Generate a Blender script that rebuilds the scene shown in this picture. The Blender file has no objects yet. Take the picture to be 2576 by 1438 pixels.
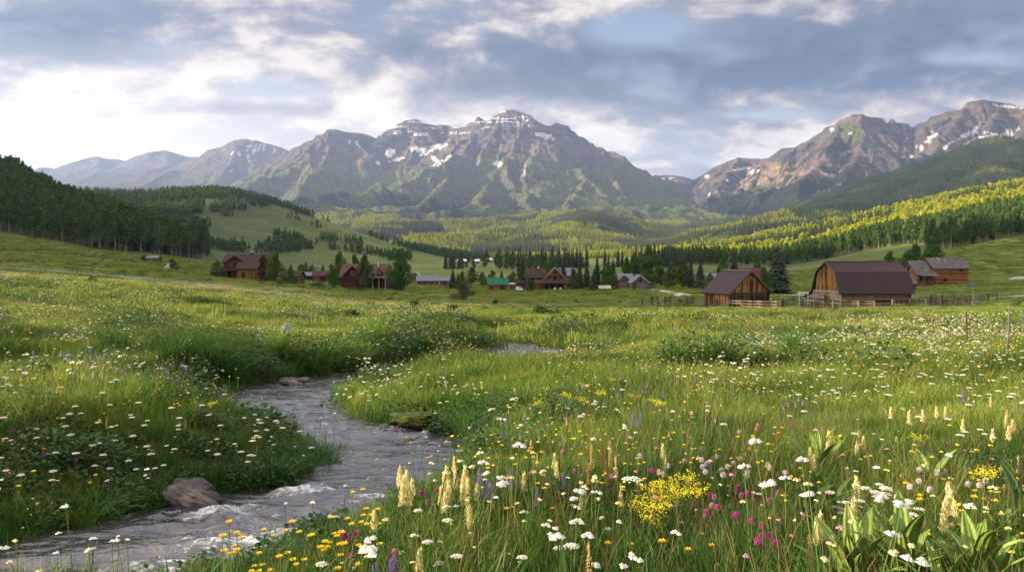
import bpy, math, random
import numpy as np
from mathutils import Vector, Matrix
C = bpy.context.scene
COL = C.collection
R = math.radians
H = 0.0            # the camera stands at height 0, the meadow lies about 1.6 m below it
F = 2000.0         # focal length in the 2576 px wide layout
CX, CY = 1288.0, 640.0
# ------------------------------------------------------------------ camera
cam_d = bpy.data.cameras.new('camera')
cam = bpy.data.objects.new('camera', cam_d); COL.objects.link(cam)
cam.location = (0, 0, H); cam.rotation_euler = (R(90), 0, 0)
cam_d.sensor_width = 36; cam_d.lens = 36 * F / 2576
cam_d.shift_y = -(719 - CY) / 2576
cam_d.clip_start = 0.1; cam_d.clip_end = 60000
C.camera = cam
C.view_settings.view_transform = 'Standard'; C.view_settings.look = 'None'
C.view_settings.exposure = 2.0; C.view_settings.gamma = 1
C.cycles.use_denoising = True
C.cycles.max_bounces = 6; C.cycles.diffuse_bounces = 2; C.cycles.glossy_bounces = 2
C.cycles.transmission_bounces = 3; C.cycles.volume_bounces = 0; C.cycles.transparent_max_bounces = 6
C.cycles.use_adaptive_sampling = True; C.cycles.adaptive_threshold = 0.02
# ------------------------------------------------------------------ node helper
class NT:
    def __init__(s, tree): s.t = tree; tree.nodes.clear()
    def n(s, typ, ins=None, **props):
        nd = s.t.nodes.new(typ)
        for k, v in props.items(): setattr(nd, k, v)
        for k, v in (ins or {}).items():
            sk = nd.inputs[k]
            if isinstance(v, bpy.types.NodeSocket): s.t.links.new(v, sk)
            else: sk.default_value = v
        return nd
    def m(s, op, a, b=0.0, c=None, clamp=False):
        ins = {0: a, 1: b}
        if c is not None: ins[2] = c
        return s.n('ShaderNodeMath', ins, operation=op, use_clamp=clamp).outputs[0]
    def ramp(s, fac, stops, interp='LINEAR'):
        nd = s.n('ShaderNodeValToRGB', {'Fac': fac}); e = nd.color_ramp.elements; nd.color_ramp.interpolation = interp
        while len(e) < len(stops): e.new(0.5)
        for i, (p, c) in enumerate(stops):
            e[i].position = p; e[i].color = (*c, 1) if len(c) == 3 else c
        return nd.outputs['Color']
    def mix(s, f, a, b, blend='MIX'):
        nd = s.n('ShaderNodeMix', data_type='RGBA', blend_type=blend)
        for i, v in ((0, f), (6, a), (7, b)):
            if isinstance(v, bpy.types.NodeSocket): s.t.links.new(v, nd.inputs[i])
            else: nd.inputs[i].default_value = (*v, 1) if isinstance(v, tuple) and len(v) == 3 else v
        return nd.outputs[2]
    def noise(s, vec, scale, detail=4, rough=0.5, dist=0.0, out='Fac'):
        return s.n('ShaderNodeTexNoise', {'Vector': vec, 'Scale': scale, 'Detail': detail, 'Roughness': rough, 'Distortion': dist}).outputs[out]
    def mr(s, v, a, b, c=0.0, d=1.0):
        return s.n('ShaderNodeMapRange', {0: v, 1: a, 2: b, 3: c, 4: d}).outputs[0]
# ------------------------------------------------------------------ sun and sky
SUN_AZ, SUN_EL = -97.0, 12.0       # degrees from the viewing direction (negative: left), above the horizon
sd = Vector((math.sin(R(SUN_AZ)) * math.cos(R(SUN_EL)), math.cos(R(SUN_AZ)) * math.cos(R(SUN_EL)), math.sin(R(SUN_EL))))
sl = bpy.data.lights.new('sun', 'SUN'); sl.energy = 5.0; sl.angle = R(0.6); sl.color = (1.0, 0.76, 0.50)
sun = bpy.data.objects.new('sun', sl); COL.objects.link(sun)
sun.rotation_euler = sd.to_track_quat('Z', 'Y').to_euler()
W = bpy.data.worlds.new('World'); C.world = W; W.use_nodes = True
t = NT(W.node_tree)
sky = t.n('ShaderNodeTexSky', sky_type='NISHITA', sun_disc=False, sun_elevation=R(SUN_EL), sun_rotation=R(SUN_AZ), altitude=2600)
tc = t.n('ShaderNodeTexCoord').outputs['Generated']
sx = t.n('ShaderNodeSeparateXYZ', {0: tc}); X_, Y_, Z_ = sx.outputs
zz = t.m('MAXIMUM', Z_, 0.0)
den = t.m('ADD', zz, 0.34)
pv = t.n('ShaderNodeCombineXYZ', {0: t.m('DIVIDE', X_, den), 1: t.m('MULTIPLY', t.m('DIVIDE', Y_, den), 1.15), 2: 0.0}).outputs[0]
warp = t.noise(pv, 1.6, 3, 0.5, 0, 'Color')
wv = t.n('ShaderNodeVectorMath', {0: warp, 1: (0.28, 0.28, 0)}, operation='MULTIPLY').outputs[0]
pw = t.n('ShaderNodeVectorMath', {0: pv, 1: wv}, operation='ADD').outputs[0]
n1 = t.noise(pw, 3.0, 10, 0.58)
n2 = t.noise(pw, 8.5, 9, 0.62)
yp = t.m('MAXIMUM', Y_, 0.05)
ax = t.m('DIVIDE', X_, yp); ez = t.m('DIVIDE', Z_, yp)     # bearing and height of the looked-at bit of sky
fwd = t.mr(Y_, 0.15, 0.5)
def blobs(lst):
    tot = None
    for px, py, rx, ry, w in lst:
        a = t.m('DIVIDE', t.m('SUBTRACT', ax, (px - CX) / F), rx / F)
        b = t.m('DIVIDE', t.m('SUBTRACT', ez, (CY - py) / F), ry / F)
        r2 = t.m('ADD', t.m('MULTIPLY', a, a), t.m('MULTIPLY', b, b))
        g = t.m('MULTIPLY', t.m('EXPONENT', t.m('MULTIPLY', r2, -1.0)), w)
        tot = g if tot is None else t.m('ADD', tot, g)
    return t.m('MULTIPLY', tot, fwd)
CLOUD_LIGHT = [(450, 190, 430, 130, .38), (80, 420, 700, 130, .75), (750, 170, 260, 110, .25), (1050, 310, 420, 45, .25), (1900, 380, 520, 60, .55), (1000, 260, 330, 40, .25), (1480, 330, 160, 60, .3),
               (2350, 290, 200, 60, .30), (1150, 60, 160, 50, .22), (1560, 500, 260, 90, .35), (1700, 90, 80, 40, .15), (2050, 250, 160, 25, .25)]
CLOUD_DARK = [(1550, 190, 380, 85, .50), (1950, 160, 420, 70, .50), (2450, 90, 380, 100, .45), (60, 110, 330, 60, .50), (620, 275, 250, 20, .55),
              (1150, 215, 260, 35, .30), (250, 50, 400, 40, .30), (2200, 215, 230, 28, .25), (1000, 120, 220, 50, .2), (2550, 200, 200, 30, .2)]
BLUE_GAP = [(690, 230, 120, 22, .30), (1600, 70, 120, 45, .40), (1950, 290, 130, 16, .30), (2480, 150, 160, 26, .2), (430, 110, 90, 40, .15), (250, 340, 300, 25, .20)]
li, dk, gp = blobs(CLOUD_LIGHT), blobs(CLOUD_DARK), blobs(BLUE_GAP)
cov = t.mr(t.m('SUBTRACT', t.m('ADD', t.m('MULTIPLY', n1, 0.8), t.m('MULTIPLY', n2, 0.3)), gp), 0.30, 0.52)
sh = t.m('ADD', t.m('MULTIPLY', t.m('SUBTRACT', n2, 0.5), 2.6), t.m('MULTIPLY', t.m('SUBTRACT', n1, 0.5), 2.6))
sh = t.m('ADD', t.m('ADD', sh, 0.50), t.m('SUBTRACT', li, t.m('MULTIPLY', dk, 1.45)))
sh = t.m('ADD', sh, t.mr(Z_, 0.35, 0.8, 0.0, 0.3))
back = t.mr(Y_, 0.35, 0.0, 0.0, 0.15)
sh = t.m('ADD', sh, back)
sunw = t.n('ShaderNodeVectorMath', {0: tc, 1: tuple(sd)}, operation='DOT_PRODUCT').outputs['Value']
glow = t.m('POWER', t.m('MAXIMUM', sunw, 0.0), 7.0)
sh = t.m('ADD', sh, t.m('MULTIPLY', glow, 0.5))
cloud = t.ramp(t.mr(sh, -0.25, 1.35), [(0, (.10, .14, .23)), (.25, (.18, .21, .30)), (.43, (.35, .34, .40)), (.60, (.63, .57, .56)), (.78, (1.0, .88, .78)), (1, (1.15, 1.05, .95))])
blue = t.mix(t.mr(Z_, 0.0, 0.30), (1.0, .93, .85), (.36, .50, .72))
skyc = t.mix(0.35, blue, t.mix(1.0, sky.outputs[0], (.11, .11, .11), 'MULTIPLY'))
out = t.mix(cov, skyc, cloud)
# clear cream band low on the left, where the sun is about to go
hor = t.m('MULTIPLY', t.mr(Z_, 0.24, 0.06), t.mr(ax, 0.25, -0.45))
out = t.mix(t.m('MULTIPLY', hor, 0.85), out, (1.42, 1.27, 1.08))
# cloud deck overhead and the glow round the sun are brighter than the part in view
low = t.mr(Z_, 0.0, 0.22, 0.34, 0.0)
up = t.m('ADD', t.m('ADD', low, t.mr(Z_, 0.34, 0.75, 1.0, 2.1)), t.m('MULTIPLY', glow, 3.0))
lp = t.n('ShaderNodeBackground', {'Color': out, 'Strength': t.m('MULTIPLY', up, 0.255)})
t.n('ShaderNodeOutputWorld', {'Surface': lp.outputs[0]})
# ------------------------------------------------------------------ numpy noise
def _h(ix, iy, seed):
    n = (ix * 374761393 + iy * 668265263 + seed * 974634777) & 0xffffffff
    n = ((n ^ (n >> 13)) * 1274126177) & 0xffffffff
    n = n ^ (n >> 16)
    return (n & 0xffff) / 65535.0
def vnoise(x, y, seed=0):
    x = np.asarray(x, float); y = np.asarray(y, float)
    ix = np.floor(x).astype(np.int64); iy = np.floor(y).astype(np.int64); fx = x - ix; fy = y - iy
    u = fx * fx * fx * (fx * (fx * 6 - 15) + 10); v = fy * fy * fy * (fy * (fy * 6 - 15) + 10)
    a = _h(ix, iy, seed); b = _h(ix + 1, iy, seed); c = _h(ix, iy + 1, seed); d = _h(ix + 1, iy + 1, seed)
    return (a + (b - a) * u) + ((c + (d - c) * u) - (a + (b - a) * u)) * v
def fbm(x, y, oct=5, seed=0, gain=.5):
    s = 0; a = 1; tot = 0
    for i in range(oct):
        s = s + a * (vnoise(x * 2**i + 17.3 * i, y * 2**i - 9.1 * i, seed + i) * 2 - 1); tot += a; a *= gain
    return s / tot
def ridged(x, y, oct=5, seed=0, gain=.5):
    s = 0; a = 1; tot = 0
    for i in range(oct):
        s = s + a * (1 - 2 * np.abs(vnoise(x * 2**i + 5.7 * i, y * 2**i + 31.1 * i, seed + i) * 2 - 1)); tot += a; a *= gain
    return s / tot
def ss(x, a, b):
    q = np.clip((np.asarray(x, float) - a) / (b - a), 0, 1); return q * q * (3 - 2 * q)
def P(px, py, Y): return ((px - CX) * Y / F, Y, H + (CY - py) * Y / F)
def to_px(x, y): return CX + F * x / y
def catmull(tab, cols, rows, U, V):
    tab = np.asarray(tab, float)
    def idx(knots, q):
        k = np.asarray(knots, float); q = np.clip(q, k[0], k[-1])
        i = np.clip(np.searchsorted(k, q, side='right') - 1, 0, len(k) - 2)
        f = (q - k[i]) / (k[i + 1] - k[i]); return i, f
    def w(knots, i, f):
        k = np.asarray(knots, float); n = len(k)
        i0 = np.clip(i - 1, 0, n - 1); i3 = np.clip(i + 2, 0, n - 1); h = k[i + 1] - k[i]
        m0 = h / np.maximum(k[i + 1] - k[i0], 1e-9); m1 = h / np.maximum(k[i3] - k[i], 1e-9)
        f2, f3 = f * f, f * f * f
        h00, h10, h01, h11 = 2*f3 - 3*f2 + 1, f3 - 2*f2 + f, -2*f3 + 3*f2, f3 - f2
        return (i0, i, i + 1, i3), (-h10 * m0, h00 - h11 * m1, h01 + h10 * m0, h11 * m1)
    iu, fu = idx(cols, U); iv, fv = idx(rows, V)
    ci, cw = w(cols, iu, fu); ri, rw = w(rows, iv, fv)
    out = 0
    for a in range(4):
        for b in range(4):
            out = out + rw[a] * cw[b] * tab[ri[a], ci[b]]
    return out
def seg_dist(x, y, pts):
    """distance to a polyline and the position along it (index + fraction)"""
    best = np.full(np.shape(x), 1e9); par = np.zeros(np.shape(x))
    for i in range(len(pts) - 1):
        ax_, ay_ = pts[i][:2]; bx_, by_ = pts[i + 1][:2]; dx, dy = bx_ - ax_, by_ - ay_
        q = np.clip(((x - ax_) * dx + (y - ay_) * dy) / max(dx * dx + dy * dy, 1e-9), 0, 1)
        d = np.hypot(x - ax_ - q * dx, y - ay_ - q * dy); m = d < best
        best = np.where(m, d, best); par = np.where(m, i + q, par)
    return best, par
# ------------------------------------------------------------------ mesh helpers
def mesh_from(name, V, Fc, mats=(), smooth=False, midx=None):
    me = bpy.data.meshes.new(name); V = np.asarray(V, np.float32)
    Fc = np.asarray(Fc) if not isinstance(Fc, list) else Fc
    if isinstance(Fc, np.ndarray):
        n, k = Fc.shape
        me.vertices.add(len(V)); me.vertices.foreach_set('co', V.ravel())
        me.loops.add(n * k); me.loops.foreach_set('vertex_index', Fc.astype(np.int32).ravel())
        me.polygons.add(n); me.polygons.foreach_set('loop_start', np.arange(n, dtype=np.int32) * k)
        me.update(calc_edges=True); me.validate()
    else:
        me.from_pydata([tuple(map(float, v)) for v in V], [], Fc); me.update()
    for m in mats: me.materials.append(m)
    if midx is not None: me.polygons.foreach_set('material_index', np.asarray(midx, np.int32))
    if smooth: me.polygons.foreach_set('use_smooth', np.ones(len(me.polygons), bool))
    return me
def grid_faces(nr, nc):
    i = np.arange((nr - 1) * (nc - 1)); r, c = i // (nc - 1), i % (nc - 1); a = r * nc + c
    return np.stack([a, a + 1, a + nc + 1, a + nc], 1)
def link(name, me, parent=None, loc=None, **pr):
    o = bpy.data.objects.new(name, me); COL.objects.link(o)
    if parent is not None: o.parent = parent
    if loc is not None: o.location = loc
    for k, v in pr.items(): o[k] = v
    return o
def empty(name, loc, rz=0.0, label=None, cat=None, group=None):
    o = bpy.data.objects.new(name, None); COL.objects.link(o); o.location = loc; o.rotation_euler = (0, 0, rz); o.empty_display_size = .3
    if label: o['label'] = label; o['category'] = cat
    if group: o['group'] = group
    return o
def setcol(me, name, arr):
    a = me.attributes.new(name, 'FLOAT_COLOR', 'POINT'); c = np.ones((len(arr), 4), np.float32); c[:, :3] = arr; a.data.foreach_set('color', c.ravel())
def mat(name, build, rough=0.9, spec=0.2):
    m = bpy.data.materials.new(name); m.use_nodes = True; t = NT(m.node_tree)
    b = t.n('ShaderNodeBsdfPrincipled', {'Roughness': rough, 'Specular IOR Level': spec})
    o = t.n('ShaderNodeOutputMaterial', {'Surface': b.outputs[0]})
    r = build(t, b)
    if isinstance(r, bpy.types.NodeSocket): t.t.links.new(r, b.inputs['Base Color'])
    return m
def bump(t, b, h, dist, strength=1.0):
    nb = t.n('ShaderNodeBump', {'Height': h, 'Distance': dist, 'Strength': strength}); t.t.links.new(nb.outputs[0], b.inputs['Normal'])
def attr(t, n, out='Color'): return t.n('ShaderNodeAttribute', attribute_name=n).outputs[out]
# ------------------------------------------------------------------ the near land: meadow, valley floor, side hills
ROWS_Y = [12, 20, 30, 50, 80, 120, 160, 200, 280, 350, 450, 600, 800, 1000, 1300, 1700, 2200, 2900]
COLS_P = [-1300, -500, 0, 150, 300, 450, 600, 800, 1000, 1200, 1400, 1600, 1800, 2000, 2200, 2400, 2576, 3000, 3900]
TAB = [
 [960, 985,1000,1005,1010,1015,1017,1017,1017,1017,1017,1017,1017,1017,1017,1017,1017,1017,1010],
 [820, 850, 875, 885, 895, 903, 910, 910, 910, 910, 910, 910, 910, 910, 910, 910, 908, 905, 900],
 [760, 780, 800, 812, 825, 840, 850, 857, 857, 857, 857, 857, 857, 857, 857, 857, 853, 850, 845],
 [700, 715, 735, 745, 758, 772, 788, 805, 814, 814, 814, 814, 814, 814, 814, 814, 810, 805, 800],
 [670, 680, 700, 708, 720, 735, 750, 772, 785, 790, 790, 790, 790, 790, 790, 788, 786, 780, 770],
 [650, 660, 680, 690, 702, 714, 727, 748, 765, 775, 777, 777, 777, 777, 777, 775, 772, 768, 755],
 [640, 650, 668, 678, 692, 704, 714, 735, 750, 762, 766, 767, 768, 768, 767, 764, 760, 750, 735],
 [630, 640, 662, 670, 684, 697, 708, 725, 740, 748, 752, 748, 745, 745, 742, 735, 728, 720, 700],
 [600, 620, 640, 652, 664, 684, 701, 715, 728, 732, 731, 722, 716, 715, 710, 700, 690, 670, 640],
 [560, 590, 615, 632, 649, 666, 687, 706, 715, 716, 713, 704, 700, 700, 690, 668, 648, 620, 580],
 [500, 550, 588, 612, 633, 650, 670, 690, 699, 701, 697, 692, 688, 682, 658, 628, 600, 565, 520],
 [430, 480, 520, 558, 598, 634, 656, 675, 685, 686, 684, 680, 676, 668, 632, 598, 563, 520, 460],
 [400, 420, 455, 522, 572, 626, 652, 668, 675, 674, 670, 668, 665, 655, 605, 565, 530, 480, 420],
 [460, 480, 530, 570, 612, 637, 652, 662, 668, 668, 664, 662, 652, 628, 575, 535, 500, 450, 380],
 [540, 540, 540, 545, 560, 572, 595, 625, 652, 662, 659, 655, 636, 590, 545, 508, 472, 425, 350],
 [478, 478, 480, 486, 492, 487, 490, 550, 612, 655, 654, 650, 630, 590, 565, 530, 500, 460, 400],
 [560, 560, 560, 560, 560, 560, 575, 605, 632, 648, 648, 645, 635, 610, 590, 570, 560, 520, 460],
 [610, 610, 610, 610, 610, 610, 615, 625, 640, 645, 645, 640, 635, 620, 610, 600, 590, 560, 500]]
LOGY = np.log(ROWS_Y)
# stream: water line of both banks, seen from above (metres)
BANK_L = [(-14, 3.6), (-9, 4.9), (-6, 5.9), (-4.4, 6.6), (-4.2, 7.4), (-3.95, 8.0), (-3.6, 8.4), (-3.2, 8.6), (-2.6, 9.25), (-2.4, 9.8), (-2.35, 10.6), (-2.6, 11.6), (-3.25, 12.8), (-4.3, 13.7),
          (-5.6, 15.0), (-6.5, 17.0), (-6.6, 19.6), (-6.0, 21.6), (-4.9, 23.7), (-3.4, 26.4), (-1.9, 28.6), (-1.1, 30.3), (-1.0, 33), (-1.2, 37), (-2.5, 42), (-2.6, 50), (1, 60)]
BANK_R = [(-13, .8), (-8, 2.2), (-5.2, 3.1), (-3.6, 3.9), (-2.9, 4.5), (-2.5, 5.0), (-2.1, 5.6), (-1.8, 6.3), (-1.45, 7.2), (-1.0, 8.3), (-.6, 9.4), (-.45, 10.8), (-.7, 12.0), (-1.3, 13.0),
          (-2.2, 13.9), (-3.2, 15.1), (-3.85, 17.0), (-4.25, 18.8), (-4.2, 20.3), (-3.3, 21.8), (-1.9, 23.9), (.1, 25.7), (1.9, 28.0), (2.3, 32.0), (1.9, 36.5), (-.6, 42), (-.8, 49), (3, 58)]
def water_z(y): return -2.2 - 0.055 * np.asarray(y, float)
def inside_poly(x, y, poly):
    ins = np.zeros(np.shape(x), bool); n = len(poly); j = n - 1
    for i in range(n):
        xi, yi = poly[i]; xj, yj = poly[j]
        c = ((yi > y) != (yj > y)) & (x < (xj - xi) * (y - yi) / (yj - yi + 1e-12) + xi)
        ins ^= c; j = i
    return ins
STREAM = BANK_L + BANK_R[::-1]
def stream_sd(x, y):
    """signed distance to the water line, negative over the water"""
    x = np.asarray(x, float); y = np.asarray(y, float)
    d = np.full(x.shape, 50.0); near = (y < 75) & (y > -6) & (x > -25) & (x < 15)
    if near.any():
        xn, yn = x[near], y[near]; dl, _ = seg_dist(xn, yn, BANK_L); dr, _ = seg_dist(xn, yn, BANK_R)
        dd = np.minimum(dl, dr); dd = np.where(inside_poly(xn, yn, STREAM), -dd, dd); d[near] = dd
    return d
def table_z(x, y):
    yy = np.maximum(y, 12.0); px = to_px(x, yy)
    py = catmull(TAB, COLS_P, LOGY, px, np.log(yy))
    return (CY - py) * yy / F
def ground_z(x, y, detail=True):
    x = np.asarray(x, float); y = np.asarray(y, float)
    plane = -1.66 - 0.055 * y
    w = ss(y, 12, 22)
    z = plane * (1 - w) + table_z(x, np.minimum(y, 2900)) * w * (1 - ss(y, 2900, 4200)) - 25 * ss(y, 2600, 3200)
    # unseen hillside past the left edge, its height shaped to shade the valley
    out = (-x - 0.72 * np.maximum(y, 0) - 110)
    tgt = np.interp(y, [-1100, -400, 0, 600, 1500, 1700], [100, 225, 232, 236, 262, 240]) + 14 * fbm(x / 300, y / 300, 3, 91)
    z = z + np.maximum(tgt - z, 0) * ss(out, 0, 380) * (1 - ss(y, 1600, 2000)) * ss(y, -1500, -1000)
    z = z + 60 * ss(x - 0.9 * np.maximum(y, 0) - 200, 0, 900)
    if detail:
        a = ss(y, 45, 140) * .5 + .5
        z = z + a * .22 * fbm(x / 7.0, y / 7.0, 3, 5) * (1 - ss(y, 900, 1500)) + (.10 * fbm(x / 2.1, y / 2.1, 3, 9) + .34 * fbm(x / 5, y / 4, 2, 15) * ss(y, 7, 15)) * (1 - ss(y, 60, 120))
        z = z + 2.2 * fbm(x / 70, y / 55, 4, 21) * ss(y, 170, 420) + 8 * fbm(x / 260, y / 220, 4, 33) * ss(y, 700, 1300)
        z = z + .5 * fbm(x / 26, y / 14, 3, 44) * ss(y, 28, 60) * (1 - .6 * ss(y, 60, 90) * ss(x, -20, 0)) * (1 - ss(y, 220, 300))
    z = z - .85 * np.exp(-((x - 1.0) / 3.4) ** 2 - ((y - 25.0) / 4.2) ** 2)
    # carved channel
    d = stream_sd(x, y)
    m = d < 9
    if m.any():
        wz = water_z(y); bedz = wz - .28 + .05 * fbm(x * 2, y * 2, 2, 3)
        dl, _ = seg_dist(x, np.minimum(y, 80), BANK_L) if x.size < 3e6 else (d, d); dr, _ = seg_dist(x, np.minimum(y, 80), BANK_R)
        wide = np.where(dl < dr, np.where(y > 19.5, np.where(y > 26, 3.0, 1.0), 2.6), np.where(y > 22, 6.5, np.where(y < 11, 1.1, 3.8)))
        dn = d + .22 * fbm(x * .9, y * .9, 3, 77)
        bank = wz - .20 + (z - wz + .20) * (.36 * ss(dn, -.05, .6) + .64 * ss(dn / wide, .05, 1.0))
        bank = np.where(d < 0, bedz * ss(-d, 0, .35) + bank * (1 - ss(-d, 0, .35)), bank)
        low = np.minimum(bank, np.maximum(z, wz + .12))
        z = np.where(m, low * (1 - ss(d, 6, 9)) + z * ss(d, 6, 9), z)
    return z
def gz(x, y): return float(ground_z(np.array([x]), np.array([y]))[0])
# polar sheet
ang = np.tan(np.linspace(R(-74), R(66), 760))
ys = np.concatenate([np.arange(-6, 3, .5), np.geomspace(3, 3000, 620), np.geomspace(3100, 18000, 30)])
A, YY = np.meshgrid(ang, ys)
near = ss(YY, 2, 30)
XX = A * np.maximum(YY, 6.0)
ZZ = ground_z(XX, YY)
def slope_of(Xg, Yg, Zg):
    dzr = np.gradient(Zg, axis=0) / np.maximum(np.hypot(np.gradient(Xg, axis=0), np.gradient(Yg, axis=0)), 1e-6)
    dzc = np.gradient(Zg, axis=1) / np.maximum(np.hypot(np.gradient(Xg, axis=1), np.gradient(Yg, axis=1)), 1e-6)
    return np.hypot(dzr, dzc)
me = mesh_from('meadow_ground', np.stack([XX, YY, ZZ], -1).reshape(-1, 3), grid_faces(*XX.shape), smooth=True)
def lerp(a, b, f): f = np.asarray(f)[..., None]; return np.asarray(a) * (1 - f) + np.asarray(b) * f
cG1, cG2, cG3 = np.array((.090, .135, .022)), np.array((.055, .095, .018)), np.array((.165, .175, .040))
nA = fbm(XX / 30, YY / 14, 4, 61); nB = fbm(XX / 6, YY / 3, 3, 62)
col = lerp(cG1, cG2, ss(nA, -.25, .3)); col = lerp(col, cG3, ss(nB + nA * .5, -.05, .4) * .7)
sage = ss(fbm(XX / 40, YY / 16, 4, 71), -.1, .25) * ss(YY, 150, 230) * ss(to_px(XX, np.maximum(YY, 1)), 900, 300)
col = lerp(col, np.array((.065, .085, .05)), sage * .8)
pale = ss(fbm(XX / 90, YY / 30, 3, 81), 0, .35) * ss(YY, 180, 260)
col = lerp(col, np.array((.17, .195, .045)), pale * .7)
sdm = stream_sd(XX, YY)
col = lerp(col, np.array((.035, .025, .016)), (1 - ss(sdm, .5, 1.6)) * (YY < 70))
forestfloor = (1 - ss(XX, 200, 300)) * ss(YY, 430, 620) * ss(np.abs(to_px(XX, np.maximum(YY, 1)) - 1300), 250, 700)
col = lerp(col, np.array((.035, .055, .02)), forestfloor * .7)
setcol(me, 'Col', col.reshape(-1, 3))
def b_ground(t, b):
    pos = t.n('ShaderNodeNewGeometry').outputs['Position']
    nz = t.noise(pos, 1.7, 6, .65); nz2 = t.noise(pos, .23, 5, .6)
    c = t.mix(1.0, attr(t, 'Col'), t.ramp(nz, [(.25, (.55, .6, .5)), (.5, (1, 1, 1)), (.75, (1.5, 1.35, 1.2))]), 'MULTIPLY')
    c = t.mix(1.0, c, t.ramp(nz2, [(.3, (.75, .8, .75)), (.7, (1.2, 1.15, 1.1))]), 'MULTIPLY')
    bump(t, b, t.m('ADD', t.m('MULTIPLY', nz, .35), nz2), .6, .9)
    return c
M_ground = mat('meadow_soil', b_ground)
me.materials.append(M_ground)
link('ground', me, kind='structure', label='rolling green meadow and valley ground')
# ------------------------------------------------------------------ hills and mountains from ridge lines
def tents(Xg, Yg, ridges, drop):
    best = np.full(Xg.shape, -1e9); par = np.zeros(Xg.shape); dist = np.zeros(Xg.shape); main = np.full(Xg.shape, 1e9)
    for k, (pts, kind, kw) in enumerate(ridges):
        W3 = [P(*p) for p in pts]
        acc = 0.0
        for i in range(len(W3) - 1):
            ax_, ay_, az_ = W3[i]; bx_, by_, bz_ = W3[i + 1]; dx, dy = bx_ - ax_, by_ - ay_; L = math.hypot(dx, dy)
            q = np.clip(((Xg - ax_) * dx + (Yg - ay_) * dy) / (L * L + 1e-9), 0, 1)
            d = np.hypot(Xg - ax_ - q * dx, Yg - ay_ - q * dy)
            hgt = az_ + (bz_ - az_) * q - drop(d, **kw)
            m = hgt > best
            best = np.where(m, hgt, best); par = np.where(m, acc + q * L + 3000 * k, par); dist = np.where(m, d, dist)
            if kind == 'main': main = np.minimum(main, d)
            acc += L
    return best, par, dist, main
def mdrop(d, s=.85, Rr=1500, r0=14):
    dd = np.sqrt(d * d + r0 * r0) - r0
    return Rr * (1 - np.exp(-s * dd / Rr))
def hdrop(d, s=.38, w=160, Rr=900):
    dd = d * d / (d + w); return Rr * (1 - np.exp(-s * dd / Rr))
def blobmask(px, py, lst, seed, rough=.55, freq=.09):
    m = np.zeros(px.shape); nz = fbm(px * freq, py * freq * 1.3, 4, seed)
    for b in lst:
        cx, cy, rx, ry = b[:4]; rot = R(b[4]) if len(b) > 4 else 0
        sel = (np.abs(px - cx) < (rx + ry) * 2.2) & (np.abs(py - cy) < (rx + ry) * 2.2)
        if not sel.any(): continue
        dx, dy = px[sel] - cx, py[sel] - cy; u = dx * math.cos(rot) + dy * math.sin(rot); v = -dx * math.sin(rot) + dy * math.cos(rot)
        val = 1 - np.hypot(u / rx, v / ry) + rough * nz[sel] * 1.3
        m[sel] = np.maximum(m[sel], ss(val, .0, .15))
    return m
def b_rock(t, b):
    pos = t.n('ShaderNodeNewGeometry').outputs['Position']
    sc = t.n('ShaderNodeVectorMath', {0: pos, 1: (1, 1, .45)}, operation='MULTIPLY').outputs[0]
    nz = t.noise(sc, .022, 8, .68); nf = t.noise(sc, .11, 4, .7)
    veg = attr(t, 'Veg', 'Fac')
    rk = t.ramp(nz, [(.30, (.45, .47, .54)), (.5, (1, 1, 1)), (.68, (1.6, 1.45, 1.3))])
    tr = t.ramp(nf, [(.35, (.45, .5, .5)), (.5, (.9, .95, .9)), (.68, (1.7, 1.6, 1.3))])
    c = t.mix(1.0, attr(t, 'Col'), t.mix(veg, rk, tr), 'MULTIPLY')
    bump(t, b, t.m('ADD', nz, t.m('MULTIPLY', nf, t.m('ADD', t.m('MULTIPLY', veg, .35), .2))), 95, 1.0)
    return c
M_rock = mat('mountain_rock', b_rock, .95, .1)
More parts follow.
